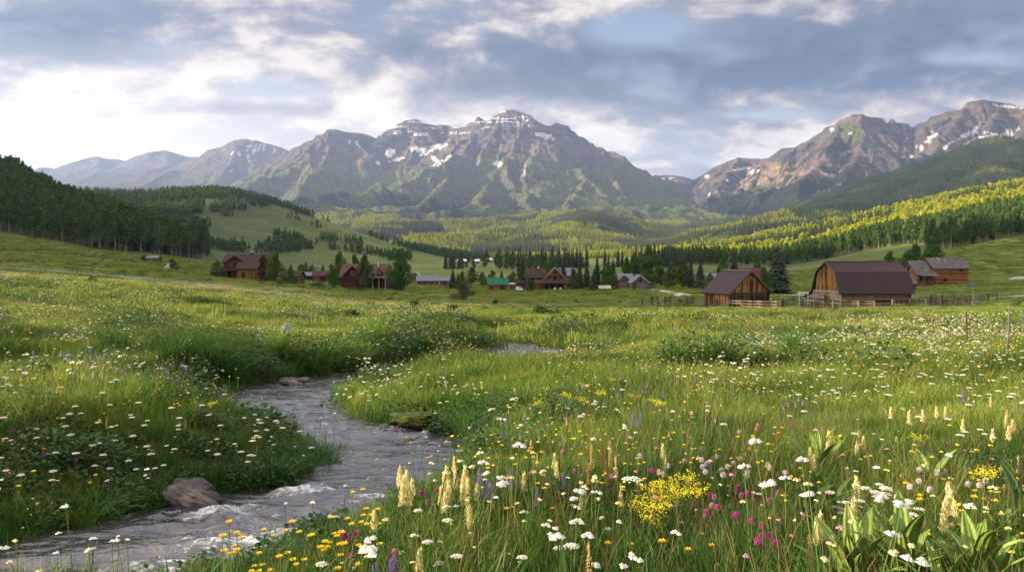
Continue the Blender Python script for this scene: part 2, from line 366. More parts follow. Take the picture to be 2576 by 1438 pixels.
def mountain(name, ridges, xr, yr, step, drop, label, color_fn, noise_amp=70, seed=1, flutes=45, floor=-60, terr=0, nscale=420, maincut=.12):
    nx = int((xr[1] - xr[0]) / step) + 1; ny = int((yr[1] - yr[0]) / step) + 1
    Xg, Yg = np.meshgrid(np.linspace(*xr, nx), np.linspace(*yr, ny))
    wx = Xg + 60 * fbm(Xg / 500, Yg / 500, 3, seed + 50) * (step < 40); wy = Yg + 60 * fbm(Xg / 500 + 9, Yg / 500, 3, seed + 51) * (step < 40)
    h, par, d, dm = tents(wx, wy, ridges, drop)
    k = maincut + (1 - maincut) * ss(dm, 40, 500)
    h = h + noise_amp * ridged(Xg / nscale, Yg / nscale, 7, seed, .57) * k
    fl = ridged(par / 150, d / 900, 4, seed + 7, .55)
    h = h + flutes * fl * ss(d, 25, 260) * (1 - .6 * ss(d, 900, 1800)) * (maincut + (1 - maincut) * ss(dm, 20, 250))
    h = h + flutes * .3 * fbm(par / 34, d / 500, 3, seed + 8) * ss(d, 10, 120)
    if terr:
        ph = (h + 30 * fbm(Xg / 600, Yg / 600, 2, seed + 11)) / 62.0
        h = h + terr * np.sin(2 * np.pi * ph) * ss(h, 900, 1150)
    h = np.maximum(h, floor)
    px, py = to_px(Xg, Yg), CY - F * h / Yg
    sl = np.hypot(np.gradient(h, Xg[0, 1] - Xg[0, 0], axis=1), np.gradient(h, Yg[1, 0] - Yg[0, 0], axis=0))
    c, veg = color_fn(Xg, Yg, h, px, py, sl, fl, d)
    keep = h > floor + 1
    Fc = grid_faces(*Xg.shape); kf = keep.ravel()[Fc].any(1); Fc = Fc[kf]
    me = mesh_from(name, np.stack([Xg, Yg, h], -1).reshape(-1, 3), Fc, (M_rock,), smooth=True)
    setcol(me, 'Col', c.reshape(-1, 3))
    a = me.attributes.new('Veg', 'FLOAT', 'POINT'); a.data.foreach_set('value', veg.ravel().astype(np.float32))
    return link(name, me, kind='structure', label=label), (Xg, Yg, h)
SKY_A = [(20,500,15500),(94,456,15200),(142,428,15000),(178,419,15000),(216,399,15000),(242,393,15000),(270,400,15000),(300,401,15000),(354,414,15000),(382,400,14800),(397,388,14700),(417,378,14600),(430,383,14600),(471,396,14600),(496,395,14600),(511,400,14600),(560,430,14600)]
SKY_B = [(480,430,12800),(511,400,12400),(540,380,12200),(575,362,12000),(597,352,12000),(620,349,12000),(640,352,12000),(680,362,12000),(705,370,12000),(727,382,12000),(790,420,12200)]
MAIN = [(540,500,8600),(594,457,8700),(657,414,8800),(729,380,8900),(755,367,8900),(789,354,8900),(806,342,8900),(824,335,8900),(838,325,8900),(849,326,8900),(872,334,9000),(898,332,9100),(918,339,9150),(932,341,9200),(952,348,9300),(967,345,9300),(978,331,9300),(998,328,9300),(1013,315,9300),(1024,306,9300),(1047,304,9300),(1064,308,9300),(1081,316,9300),(1096,319,9300),(1110,314,9300),(1124,316,9300),(1133,321,9250),(1170,319,9150),(1187,309,9050),(1206,295,9000),(1226,303,9000),(1243,299,9000),(1258,283,9000),(1272,277,9000),(1295,281,9000),(1318,285,9000),(1330,293,9000),(1347,309,9000),(1375,316,9000),(1392,311,9000),(1412,315,9000),(1427,328,8950),(1444,345,8900),(1467,349,8850),(1475,356,8800),(1493,368,8700),(1510,376,8600),(1533,385,8500),(1561,394,8400),(1573,411,8300),(1587,425,8200),(1607,447,8100),(1622,468,7900),(1653,508,7500),(1696,548,7000),(1713,574,6700)]
SPURS = [
 [(838,325,8900),(821,362,8600),(801,379,8400),(786,399,8200),(761,411,8000),(715,439,7700),(657,462,7400),(609,482,7200),(560,500,7000)],
 [(786,399,8200),(792,428,7700),(772,468,7200),(743,511,6500),(700,530,6000)],
 [(898,332,9100),(905,372,8700),(925,400,8400)],
 [(1187,309,9050),(1187,348,8600),(1164,392,8000),(1116,422,7500),(1064,440,7100),(972,474,6500),(858,500,6000),(720,522,5400)],
 [(1024,306,9300),(1016,345,9000),(1010,372,8800)],
 [(1258,283,9000),(1238,340,8500),(1225,365,8300),(1209,397,8000),(1190,430,7600)],
 [(1295,281,9000),(1306,336,8500),(1298,382,8100),(1275,417,7700),(1246,448,7200),(1226,485,6600),(1198,514,6000)],
 [(1306,336,8500),(1361,365,8300),(1352,391,8000),(1329,422,7600),(1324,468,7000)],
 [(1392,311,9000),(1385,350,8600),(1381,385,8300),(1367,434,7700),(1367,477,7200),(1350,520,6500)],
 [(1412,315,9000),(1427,360,8600),(1427,405,8200),(1467,462,7400),(1538,520,6700),(1600,560,6100)],
 [(1510,376,8600),(1518,422,8000),(1530,450,7700),(1570,500,7100),(1620,550,6600)],
 [(1467,349,8850),(1475,400,8300),(1490,440,7900)],
 [(1116,422,7500),(1130,460,6900),(1110,500,6200),(1060,530,5500)],
 [(1275,417,7700),(1300,470,6900),(1330,520,6200),(1370,550,5600)],
 [(1467,462,7400),(1450,500,6700),(1430,530,6000)]]
SNOW_M = [(1059,339,22,4),(1000,335,14,2.5),(981,385,13,11),(1001,401,20,5,-15),(950,411,6,6),(1040,373,8,11,40),(1062,379,20,7,8),(1096,370,26,8,-12),(1067,389,12,3,-10),(1096,402,14,6,40),(1103,412,18,6,-25),(1127,398,12,4,-40),
 (897,359,2.5,8,-15),(879,355,2,6),(906,369,2,5,-25),(1252,411,11,8),(1258,377,1.8,12,10),(1252,395,1.5,9),(1203,408,3.5,9,25),(1313,443,3.5,14,30),(1321,425,1.5,13,5),(1364,339,24,5,5),(1377,345,10,5,-35),(1392,348,6,4,-25),(1315,305,2.2,14,10),(1205,306,16,1.6),(1275,299,40,1.2),(1300,309,40,1.2,6),(1150,335,30,1.2)]
def col_main(Xg, Yg, h, px, py, sl, fl, d):
    n = fbm(Xg / 300, Yg / 300, 5, 201); n2 = fbm(Xg / 90, Yg / 90, 4, 202)
    c = lerp((.160, .130, .118), (.095, .096, .108), ss(n + .5 * fl, -.2, .35))
    c = lerp(c, (.18, .125, .095), ss(n2 + .3 * n, .05, .5) * .7)
    band = np.sin((h + 25 * n) / 17.0) * .5 + .5
    c = lerp(c, (.055, .055, .062), band * ss(h, 1150, 1350) * .6)
    scree = ss(.75 - sl, 0, .25) * ss(h, 700, 850) * ss(1300 - h, 0, 150)
    c = lerp(c, (.15, .128, .118), scree * .6)
    tree = ss(-(h + 190 * n + 230 * n2 + 120 * (fl) - (330 - .30 * (px - 1300))), -90, 90) * ss(py, 385, 430)
    grass = ss(-(h + 220 * n + 90 * n2 - 960), -120, 120) * ss(1.7 - sl, 0, .7)
    gl = fbm(par_like(Xg, Yg), Yg / 700, 4, 207)
    c = lerp(c, (.100, .140, .036), grass * .9)
    tree = tree * ss(gl + .3 * n2, -.28, -.05)
    c = lerp(c, (.030, .046, .024), tree)
    sn = blobmask(px, py, SNOW_M, 301, .5, .14)
    strat = ss(np.sin((h + 20 * n) / 11.0) + 1.3 * n2, .9, 1.1) * ss(h, 1330, 1400) * ss(px, 960, 1000) * ss(1360 - px, 0, 40) * .8
    s = np.maximum(sn, strat)
    c = lerp(c, (.75, .75, .80), s)
    return c, tree * (1 - s)
def par_like(Xg, Yg): return (Xg * .9 + 120 * fbm(Xg / 700, Yg / 700, 2, 99)) / 260
mk = dict(s=.95, Rr=1600)
ridges_main = [(MAIN, 'main', mk)] + [(s, 'spur', dict(s=.85, Rr=1300)) for s in SPURS]
mountain('mountain', ridges_main, (-3700, 2350), (5000, 9800), 11, mdrop, 'broad rocky massif with snow patches at the head of the valley', col_main, noise_amp=105, seed=3, flutes=78, terr=10)
def col_far(snow, th):
    def f(Xg, Yg, h, px, py, sl, fl, d):
        n = fbm(Xg / 500, Yg / 500, 5, 211)
        c = lerp((.14, .115, .10), (.10, .097, .097), ss(n + .4 * fl, -.3, .3))
        g = ss(-(h + 200 * n - th), -200, 200); c = lerp(c, (.07, .09, .04), g * .8)
        s = blobmask(px, py, snow, 305, .7, .12); c = lerp(c, (.75, .75, .80), s)
        return c, g * .3
    return f
SNOW_B = [(585,384,3,7,25),(601,385,2.5,7),(622,372,1.5,14,15),(630,366,1.5,12,20),(640,378,3,12,15),(652,372,1.5,14,10),(664,367,2,14,8),(624,396,2.5,9,-20),(560,380,10,2,-30),(690,378,2,8,20),(583,432,3,6,-35)]
mountain('mountain', [(SKY_A, 'main', dict(s=.55, Rr=1500)),
  ([(242,393,15000),(255,425,13800),(230,450,12800)], 's', dict(s=.5, Rr=1200)), ([(354,414,15000),(345,440,13800)], 's', dict(s=.5, Rr=1200)), ([(417,378,14600),(420,420,13400),(400,455,12400)], 's', dict(s=.5, Rr=1200)),
  ([(178,419,15000),(170,450,13500)], 's', dict(s=.5, Rr=1200))],
  (-11000, -4600), (11500, 16500), 30, mdrop, 'hazy blue peaks farthest to the left', col_far([(445,432,2,6),(448,441,2,6),(375,440,4,2)], 1350), noise_amp=80, seed=11, flutes=70, nscale=900, maincut=.1)
mountain('mountain', [(SKY_B, 'main', dict(s=.65, Rr=1600)),
  ([(511,400,12400),(480,413,11800),(440,425,11300),(400,447,10800),(350,470,10300)], 's', dict(s=.6, Rr=1200)), ([(597,352,12000),(590,400,11000),(560,440,10200)], 's', dict(s=.6, Rr=1200)),
  ([(640,352,12000),(650,400,11200),(640,440,10400)], 's', dict(s=.6, Rr=1200)), ([(700,368,12000),(700,410,11200)], 's', dict(s=.6, Rr=1200))],
  (-6000, -2500), (9600, 13500), 22, mdrop, 'rounded grey peak streaked with snow between the far blue peaks and the main massif', col_far(SNOW_B, 950), noise_amp=80, seed=13, flutes=75, nscale=700, maincut=.1)
mountain('mountain', [([(1540,470,10500),(1607,449,10500),(1653,441,10500),(1682,441,10500),(1716,444,10500),(1742,452,10500),(1800,470,10500)], 'main', dict(s=.6, Rr=1300)),
  ([(1653,441,10500),(1660,480,9800),(1690,530,9000)], 's', dict(s=.6, Rr=1300))],
  (800, 3300), (8600, 11500), 20, mdrop, 'low snow-flecked saddle mountain in the gap between the two massifs',
  col_far([(1640,452,9,3,-25),(1668,455,6,6),(1676,462,8,3,20),(1690,448,8,2),(1655,465,4,2),(1708,462,6,2,20),(1680,472,10,2,10),(1630,463,5,2),(1700,455,3,3),(1663,472,3,3)], 700), noise_amp=40, seed=17, flutes=25, nscale=500, maincut=.15)
RIGHT = [(1690,500,8800),(1732,467,8600),(1751,451,8500),(1791,421,8400),(1823,408,8300),(1856,398,8300),(1912,401,8300),(1954,395,8100),(1974,373,7800),(2000,370,7700),(2027,356,7600),(2059,342,7500),(2082,323,7400),(2108,308,7400),(2145,288,7300),(2171,287,7300),(2190,295,7300),(2213,298,7300),(2226,311,7300),(2240,300,7300),(2256,306,7300),(2272,306,7300),(2289,321,7300),(2305,319,7300),(2316,312,7300),(2325,306,7250),(2331,313,7250),(2345,296,7200),(2371,290,7150),(2387,282,7100),(2417,278,7050),(2433,267,7000),(2443,256,7000),(2472,251,7000),(2492,256,7000),(2518,264,7000),(2564,270,6900),(2620,262,6800),(2700,280,6700),(2800,270,6600),(3000,300,6500)]
RSP = [
 [(2171,287,7300),(2155,308,7100),(2168,333,6900),(2168,356,6700),(2152,399,6400),(2125,438,6100),(2109,474,5800),(2060,520,5300)],
 [(2108,308,7400),(2100,335,7100),(2086,366,6800),(2073,398,6500),(2033,438,6200),(2017,497,5800),(1980,545,5300)],
 [(2059,342,7500),(2040,395,7000),(2010,441,6600),(1975,490,6100)],
 [(2000,370,7700),(1988,389,7400),(1968,421,7100),(1958,454,6800),(1930,495,6300),(1880,550,5700)],
 [(1954,395,8100),(1917,437,7500),(1863,487,6900),(1797,533,6400),(1732,579,6000)],
 [(1856,398,8300),(1850,440,7700),(1800,480,7200),(1760,520,6700)],
 [(2226,311,7300),(2215,360,6900),(2205,410,6500),(2180,450,6100),(2150,490,5700)],
 [(2272,306,7300),(2280,350,7000),(2270,390,6600)],
 [(2325,306,7250),(2330,345,6900)],
 [(2433,267,7000),(2410,310,6700),(2390,345,6400),(2340,385,6000),(2280,430,5600)],
 [(2518,264,7000),(2500,300,6700),(2480,340,6400),(2440,380,6000)],
 [(2620,262,6800),(2590,320,6400),(2560,350,6100)]]
SNOW_R = [(2092,326,6,5,-40),(2140,335,8,1.8,-15),(2351,341,18,4,-20),(2338,353,6,7,20),(2436,338,28,6,-25),(2459,320,6,14,35),(2469,333,14,6),(2489,343,30,5,-10),(2528,338,26,5,-25),(2548,333,18,6,-35),(2554,354,8,5,-30),(2384,366,22,3,-40),(2318,372,5,8,-15),(2304,367,3,5,-30),(2292,392,7,3,20),(2272,395,5,2),(2512,266,18,3,10),(2550,270,28,1.5,3),(1863,425,25,3.5,-10),(1896,430,16,4,-15),(1777,444,9,3.5),(1784,490,2.5,5,20),(1830,454,4,3,-30),(2330,357,8,2,-10),(2410,352,14,2,-25),(2350,318,3,2),(2264,376,6,1.5,20),(2255,380,4,1.2,25),(2040,330,3,8,20)]
def col_right(Xg, Yg, h, px, py, sl, fl, d):
    n = fbm(Xg / 260, Yg / 260, 5, 221); n2 = fbm(Xg / 80, Yg / 80, 4, 222)
    c = lerp((.145, .118, .108), (.085, .084, .093), ss(n + .5 * fl, -.2, .35))
    palem = np.exp(-((px - 2060) / 130)**2 - ((py - 455) / 60)**2) + .6 * np.exp(-((px - 1900) / 120)**2 - ((py - 470) / 70)**2)
    c = lerp(c, (.30, .235, .17), ss(palem + .6 * n2 + .3 * fl, .45, .9))
    band = np.sin((h + 25 * n) / 16.0) * .5 + .5
    c = lerp(c, (.05, .042, .045), band * ss(px, 2280, 2330) * ss(h, 850, 1000) * .6)
    c = lerp(c, (.12, .10, .09), ss(.8 - sl, 0, .25) * ss(h, 500, 650) * ss(px, 2200, 2300) * .7)
    alp = np.exp(-((px - 2135) / 42)**2 - ((py - 335) / 28)**2); c = lerp(c, (.085, .12, .035), ss(alp + .3 * n2, .3, .6))
    lim = 640 - .15 * (px - 2000) - 260 * ss(1900 - px, 0, 200)
    tree = ss(-(h + 190 * n + 150 * n2 + 150 * fl - lim), -70, 70)
    tree = np.maximum(tree, ss(n2 + .5 * n, .02, .25) * ss(sl, .4, .9) * ss(1050 - h, 0, 200) * (px > 1960) * (px < 2230) * .9)
    g = ss(-(h + 160 * n - 480), -100, 100); c = lerp(c, (.08, .11, .03), g * .7)
    c = lerp(c, (.030, .046, .024), tree)
    s = blobmask(px, py, SNOW_R, 307, .4, .14); c = lerp(c, (.75, .75, .80), s)
    return c, tree * (1 - s)
mountain('mountain', [(RIGHT, 'main', dict(s=1.05, Rr=1500))] + [(s, 'spur', dict(s=.95, Rr=1200)) for s in RSP], (1150, 6300), (4700, 9100), 11, mdrop,
  'craggy pale-cliffed massif with snowfields on the right', col_right, noise_amp=85, seed=23, flutes=92, terr=8, nscale=350)
# forested ridge in front of the right massif and the sunlit foothills
def fhills(name, ridges, xr, yr, step, base_fn, label, seed, amp, col_fn):
    nx = int((xr[1] - xr[0]) / step) + 1; ny = int((yr[1] - yr[0]) / step) + 1
    Xg, Yg = np.meshgrid(np.linspace(*xr, nx), np.linspace(*yr, ny))
    h, par, d, dm = tents(Xg, Yg, ridges, hdrop)
    b = base_fn(Xg, Yg)
    k = 40.0; h = np.maximum(h, b) + k * np.exp(-np.abs(h - b) / k) * .35
    h = h + amp * 1.9 * fbm(Xg / 300, Yg / 420, 5, seed) + amp * 1.3 * ridged(Xg / 420, Yg / 520, 4, seed + 3)
    e = ss(Yg, yr[0], yr[0] + 350); h = h * e - 40 * (1 - e)
    me = mesh_from(name, np.stack([Xg, Yg, h], -1).reshape(-1, 3), grid_faces(*Xg.shape), (M_rock,), smooth=True)
    c, v = col_fn(Xg, Yg, h); setcol(me, 'Col', c.reshape(-1, 3)); a = me.attributes.new('Veg', 'FLOAT', 'POINT'); a.data.foreach_set('value', v.ravel().astype(np.float32))
    return link(name, me, kind='structure', label=label), (Xg, Yg, h)
FH = [
 [(700,524,5200),(820,530,5000),(900,538,4700),(960,552,4400),(1020,575,4000)],
 [(940,590,3400),(1000,572,3700),(1060,562,3900),(1130,556,4000),(1200,560,4100)],
 [(1200,562,4600),(1300,548,4500),(1400,540,4400),(1470,533,4200),(1495,536,4100),(1540,562,3900),(1600,592,3700),(1660,612,3500)],
 [(1090,600,2900),(1150,603,2900),(1200,590,3100),(1260,584,3200),(1320,597,3100)],
 [(1330,600,2900),(1400,600,3000),(1480,590,3200),(1550,608,3000),(1620,625,2800)],
 [(1280,560,4400),(1250,580,3700),(1230,602,3200)],
 [(1470,533,4200),(1440,565,3600),(1420,590,3200)],
 [(1580,630,2700),(1650,615,2700),(1750,602,2600),(1850,592,2500),(1905,577,2500),(1960,545,2600),(2010,525,2700),(2060,522,2700),(2200,520,2800)]]
ER = [[(2157,500,3500),(2207,467,3700),(2256,441,3900),(2315,421,4000),(2387,392,4100),(2453,372,4200),(2512,353,4200),(2576,357,4100),(2750,340,4000),(3000,330,3900)],
      [(2453,372,4200),(2420,420,3600),(2370,460,3100),(2300,500,2700)], [(2576,357,4100),(2560,400,3500),(2500,440,3000),(2440,480,2600)], [(2315,421,4000),(2270,460,3500),(2200,500,3100),(2120,520,2900)]]
def base_f(Xg, Yg): return 5 + 190 * ss(Yg, 2600, 5200)
def col_fh(Xg, Yg, h):
    n = fbm(Xg / 240, Yg / 200, 5, 231); n2 = fbm(Xg / 60, Yg / 60, 3, 233)
    asp = ss(n, -.05, .2); c = lerp((.040, .058, .025), (.15, .18, .03), asp); c = lerp(c, (.12, .15, .045), ss(n2, .3, .6) * .5)
    return c, 1 - .5 * asp
_, G_fh = fhills('foothills', [(r, 's', dict(s=.42, w=120)) for r in FH] + [(r, 's', dict(s=.5, w=100)) for r in ER], (-2600, 4400), (2150, 6000), 17, base_f, 'sunlit wooded foothills below the mountains', 41, 16, col_fh)
# ------------------------------------------------------------------ vegetation materials
def leaf_mat(name, c1, c2, trans=.35, nscale=.35):
    m = bpy.data.materials.new(name); m.use_nodes = True; t = NT(m.node_tree)
    rnd = t.n('ShaderNodeObjectInfo').outputs['Random']; pos = t.n('ShaderNodeNewGeometry').outputs['Position']
    nz = t.noise(pos, nscale, 3, .6)
    f = t.m('ADD', t.m('MULTIPLY', rnd, .55), t.mr(nz, .3, .7, -.1, .55))
    c = t.mix(f, c1, c2)
    d = t.n('ShaderNodeBsdfPrincipled', {'Base Color': c, 'Roughness': .75, 'Specular IOR Level': .25})
    tl = t.n('ShaderNodeBsdfTranslucent', {'Color': t.mix(1.0, c, (1.3, 1.35, .55), 'MULTIPLY')})
    mx = t.n('ShaderNodeMixShader', {0: trans, 1: d.outputs[0], 2: tl.outputs[0]})
    t.n('ShaderNodeOutputMaterial', {'Surface': mx.outputs[0]}); return m
M_con = leaf_mat('conifer_needles', (.016, .034, .016), (.034, .060, .022), .12)
M_con2 = leaf_mat('brownish_needles', (.035, .040, .020), (.055, .055, .026), .12)
M_asp = leaf_mat('sunlit_aspen_leaves', (.12, .17, .018), (.42, .43, .05), .42)  # sunlight put into the leaf colour, for aspens on lit slopes
M_asp_shade = leaf_mat('shaded_aspen_leaves', (.034, .078, .022), (.080, .145, .032), .3)  # same leaves with the shade put into the colour
M_cot = leaf_mat('cottonwood_leaves', (.036, .088, .016), (.080, .155, .026), .3)
M_bush = leaf_mat('bush_leaves', (.030, .062, .014), (.070, .110, .024), .3)
M_willow = leaf_mat('dry_willow_leaves', (.065, .070, .028), (.10, .095, .045), .25)
M_sage = leaf_mat('sage_leaves', (.055, .072, .040), (.090, .105, .060), .2)
def b_bark(t, b):
    pos = t.n('ShaderNodeTexCoord').outputs['Object']; nz = t.noise(pos, 3, 5, .7); bump(t, b, nz, .02)
    return t.ramp(nz, [(.3, (.05, .038, .028)), (.7, (.14, .11, .085))])
def b_bark2(t, b):
    pos = t.n('ShaderNodeTexCoord').outputs['Object']; nz = t.noise(t.n('ShaderNodeVectorMath', {0: pos, 1: (1, 1, 3)}, operation='MULTIPLY').outputs[0], 1.3, 5, .7)
    return t.ramp(nz, [(.34, (.08, .07, .055)), (.46, (.26, .25, .21)), (.8, (.36, .35, .30))])
M_bark = mat('bark', b_bark); M_white = mat('pale_aspen_bark', b_bark2)
# ------------------------------------------------------------------ tree shapes (unit: metres, base at origin)
def tube(pts, rads, n=6, cap=True):
    V = []; Fc = []
    for i, (p, r) in enumerate(zip(pts, rads)):
        p = np.array(p, float); a = np.array(pts[min(i + 1, len(pts) - 1)], float) - np.array(pts[max(i - 1, 0)], float); a /= np.linalg.norm(a) + 1e-9
        u = np.cross(a, (0, 0, 1.0)) if abs(a[2]) < .9 else np.cross(a, (1.0, 0, 0)); u /= np.linalg.norm(u) + 1e-9; v = np.cross(a, u)
        for k in range(n):
            th = 2 * math.pi * k / n; V.append(p + r * (math.cos(th) * u + math.sin(th) * v))
    for i in range(len(pts) - 1):
        for k in range(n):
            a, b = i * n + k, i * n + (k + 1) % n; Fc.append((a, b, b + n, a + n))
    if cap: Fc.append(tuple(range(n))[::-1]); Fc.append(tuple(range((len(pts) - 1) * n, len(pts) * n)))
    return V, Fc
def join(parts):
    V = []; Fc = []
    for v, f in parts:
        o = len(V); V += list(v); Fc += [tuple(i + o for i in q) for q in f]
    return V, Fc
def conifer_geo(h, w, lev, nb, rg, fine=False):
    V = []; Fc = []
    for i in range(lev):
        f = i / (lev - 1); z = h * (.10 + .88 * f ** .95); r = w * .5 * (1 - f) ** .8 * rg.uniform(.82, 1.12) + .02 * w
        nbb = max(5, int(nb * (1 - .5 * f))); ph = rg.uniform(0, 6.28)
        for k in range(nbb):
            th = ph + 2 * math.pi * (k + rg.uniform(-.3, .3)) / nbb; rr = r * rg.uniform(.65, 1.1); dr = rg.uniform(.18, .38) * rr + .03 * h * rg.uniform(.2, 1)
            c, s = math.cos(th), math.sin(th); wd = rr * rg.uniform(.28, .42) * (1.0 if fine else 1.25); o = len(V); up = h * .045
            V += [(0, 0, z + up), (c * rr * .55 - s * wd, s * rr * .55 + c * wd, z - dr * .55 - .1 * wd), (c * rr, s * rr, z - dr), (c * rr * .55 + s * wd, s * rr * .55 - c * wd, z - dr * .55 - .1 * wd)]
            Fc += [(o, o + 1, o + 2, o + 3)]
            if fine:
                for q in range(3):
                    t2 = rg.uniform(.35, .95); sg = rg.choice((-1, 1)); bx, by, bz = c * rr * t2, s * rr * t2, z - dr * t2 + .02 * h; o = len(V); l = rr * .32
                    V += [(bx, by, bz), (bx - s * sg * l + c * l * .5, by + c * sg * l + s * l * .5, bz - l * .45), (bx - s * sg * l * .5 + c * l * .9, by + c * sg * l * .5 + s * l * .9, bz - l * .7)]; Fc.append((o, o + 1, o + 2))
    return V, Fc
def crown_geo(h, w, z0, n, leaf, rg, lumps=9, shape=.5):
    """leaf clumps spread through several overlapping lobes"""
    lob = []
    for i in range(lumps):
        f = (i + .5) / lumps; z = z0 + (h - z0) * (.08 + .86 * f); env = w * .5 * (math.sin(math.pi * min(1, (f * .86 + .14)) ** shape)) ** .75
        th = rg.uniform(0, 6.28) + i * 2.4; rr = env * rg.uniform(.25, .62); lob.append((rr * math.cos(th), rr * math.sin(th), z, max(env * rg.uniform(.5, .72), w * .12), (h - z0) * rg.uniform(.11, .17)))
    V = np.zeros((n * 4, 3)); nr = np.random.RandomState(int(rg.random() * 1e6))
    L = np.array(lob); k = nr.randint(0, len(L), n); d = nr.normal(size=(n, 3)); d /= np.linalg.norm(d, axis=1)[:, None]; rad = nr.uniform(.35, 1.08, n) ** .5
    cpt = L[k, :3] + d * rad[:, None] * 1.08 * np.stack([L[k, 3], L[k, 3], L[k, 4]], 1)
    nn = d + nr.normal(size=(n, 3)) * .7; nn /= np.linalg.norm(nn, axis=1)[:, None]
    u = np.cross(nn, nr.normal(size=(n, 3))); u /= np.linalg.norm(u, axis=1)[:, None]; v = np.cross(nn, u); s = leaf * nr.uniform(.6, 1.35, n)[:, None]
    V[0::4] = cpt + u * s; V[1::4] = cpt + v * s * .55 + nn * s * .1; V[2::4] = cpt - u * s * .9; V[3::4] = cpt - v * s * .6 - nn * s * .1
    return list(V), [tuple(r) for r in np.arange(n * 4).reshape(-1, 4)]
def trunk_geo(h, r, rg, n=6, limbs=0, w=2, z0=.3):
    ln = rg.uniform(-.03, .03) * h; pts = [(0, 0, -.4), (ln * .2, 0, h * .25), (ln * .6, ln * .3, h * .55), (ln, ln * .5, h * .9)]
    parts = [tube(pts, [r * 1.25, r, r * .7, r * .2], n)]
    for i in range(limbs):
        z = h * (z0 + (.85 - z0) * (i + .5) / limbs); th = i * 2.4 + rg.uniform(-.4, .4); l = w * .42 * rg.uniform(.6, 1)
        parts.append(tube([(ln * z / h * .9, 0, z), (math.cos(th) * l * .5, math.sin(th) * l * .5, z + l * .35), (math.cos(th) * l, math.sin(th) * l, z + l * .8)], [r * .38, r * .25, r * .08], 4))
    return join(parts)
def merge_mesh(name, parts):
    V = []; Fc = []; mi = []; mats = []
    for (v, f), m in parts:
        o = len(V); V += list(v); Fc += [tuple(i + o for i in q) for q in f]; mi += [len(mats)] * len(f); mats.append(m)
    return mesh_from(name, V, Fc, mats, midx=mi)
def proto(name, me):
    return bpy.data.objects.new(name, me)         # not linked: only instanced
rg = random.Random(7)
def scatter(name, protos, pts, scl, rot, label, tilt=None):
    """one stuff object: copies of the prototypes on points"""
    n = len(pts)
    me = bpy.data.meshes.new(name); me.vertices.add(n); me.vertices.foreach_set('co', np.asarray(pts, np.float32).ravel())
    a = me.attributes.new('scl', 'FLOAT_VECTOR', 'POINT'); sc = np.asarray(scl, np.float32); sc = np.repeat(sc[:, None], 3, 1) if sc.ndim == 1 else sc; a.data.foreach_set('vector', sc.ravel())
    e = np.zeros((n, 3), np.float32); e[:, 2] = rot
    if tilt is not None: e[:, :2] = tilt
    a = me.attributes.new('rote', 'FLOAT_VECTOR', 'POINT'); a.data.foreach_set('vector', e.ravel())
    a = me.attributes.new('pick', 'INT', 'POINT'); a.data.foreach_set('value', np.random.RandomState(n % 9973).randint(0, len(protos), n).astype(np.int32))
    me.update()
    o = link(name, me, kind='stuff', label=label)
    g = bpy.data.node_groups.new(name, 'GeometryNodeTree')
    g.interface.new_socket('Geometry', in_out='INPUT', socket_type='NodeSocketGeometry'); g.interface.new_socket('Geometry', in_out='OUTPUT', socket_type='NodeSocketGeometry')
    N = g.nodes; gi = N.new('NodeGroupInput'); go = N.new('NodeGroupOutput'); j = N.new('GeometryNodeJoinGeometry')
    for p in protos:
        oi = N.new('GeometryNodeObjectInfo'); oi.inputs['Object'].default_value = p; oi.inputs['As Instance'].default_value = True; g.links.new(oi.outputs['Geometry'], j.inputs[0])
    ip = N.new('GeometryNodeInstanceOnPoints'); ip.inputs['Pick Instance'].default_value = True
    def na(nm, ty):
        q = N.new('GeometryNodeInputNamedAttribute'); q.data_type = ty; q.inputs['Name'].default_value = nm; return [s for s in q.outputs if s.enabled and s.name == 'Attribute'][0]
    g.links.new(gi.outputs[0], ip.inputs['Points']); g.links.new(j.outputs[0], ip.inputs['Instance'])
    g.links.new(na('pick', 'INT'), ip.inputs['Instance Index']); g.links.new(na('scl', 'FLOAT_VECTOR'), ip.inputs['Scale'])
    er = N.new('FunctionNodeEulerToRotation'); g.links.new(na('rote', 'FLOAT_VECTOR'), er.inputs[0]); g.links.new(er.outputs[0], ip.inputs['Rotation'])
    g.links.new(ip.outputs[0], go.inputs[0])
    md = o.modifiers.new('scatter', 'NODES'); md.node_group = g
    return o
# ------------------------------------------------------------------ forests
RS = np.random.RandomState(5)
def jitter_pts(x0, x1, y0, y1, step, inframe=True):
    nx, ny = int((x1 - x0) / step), int((y1 - y0) / step)
    gx, gy = np.meshgrid(np.arange(nx), np.arange(ny)); x = x0 + (gx.ravel() + RS.rand(nx * ny)) * step; y = y0 + (gy.ravel() + RS.rand(nx * ny)) * step
    if inframe: k = np.abs(x) < .70 * y + 40; x, y = x[k], y[k]
    return x, y
def sample(G, x, y):
    Xg, Yg, h = G; fx = (x - Xg[0, 0]) / (Xg[0, 1] - Xg[0, 0]); fy = (y - Yg[0, 0]) / (Yg[1, 0] - Yg[0, 0])
    ix = np.clip(fx.astype(int), 0, Xg.shape[1] - 2); iy = np.clip(fy.astype(int), 0, Xg.shape[0] - 2); fx = np.clip(fx - ix, 0, 1); fy = np.clip(fy - iy, 0, 1)
    return (h[iy, ix] * (1 - fx) + h[iy, ix + 1] * fx) * (1 - fy) + (h[iy + 1, ix] * (1 - fx) + h[iy + 1, ix + 1] * fx) * fy
asp_pts = []; con_pts = []
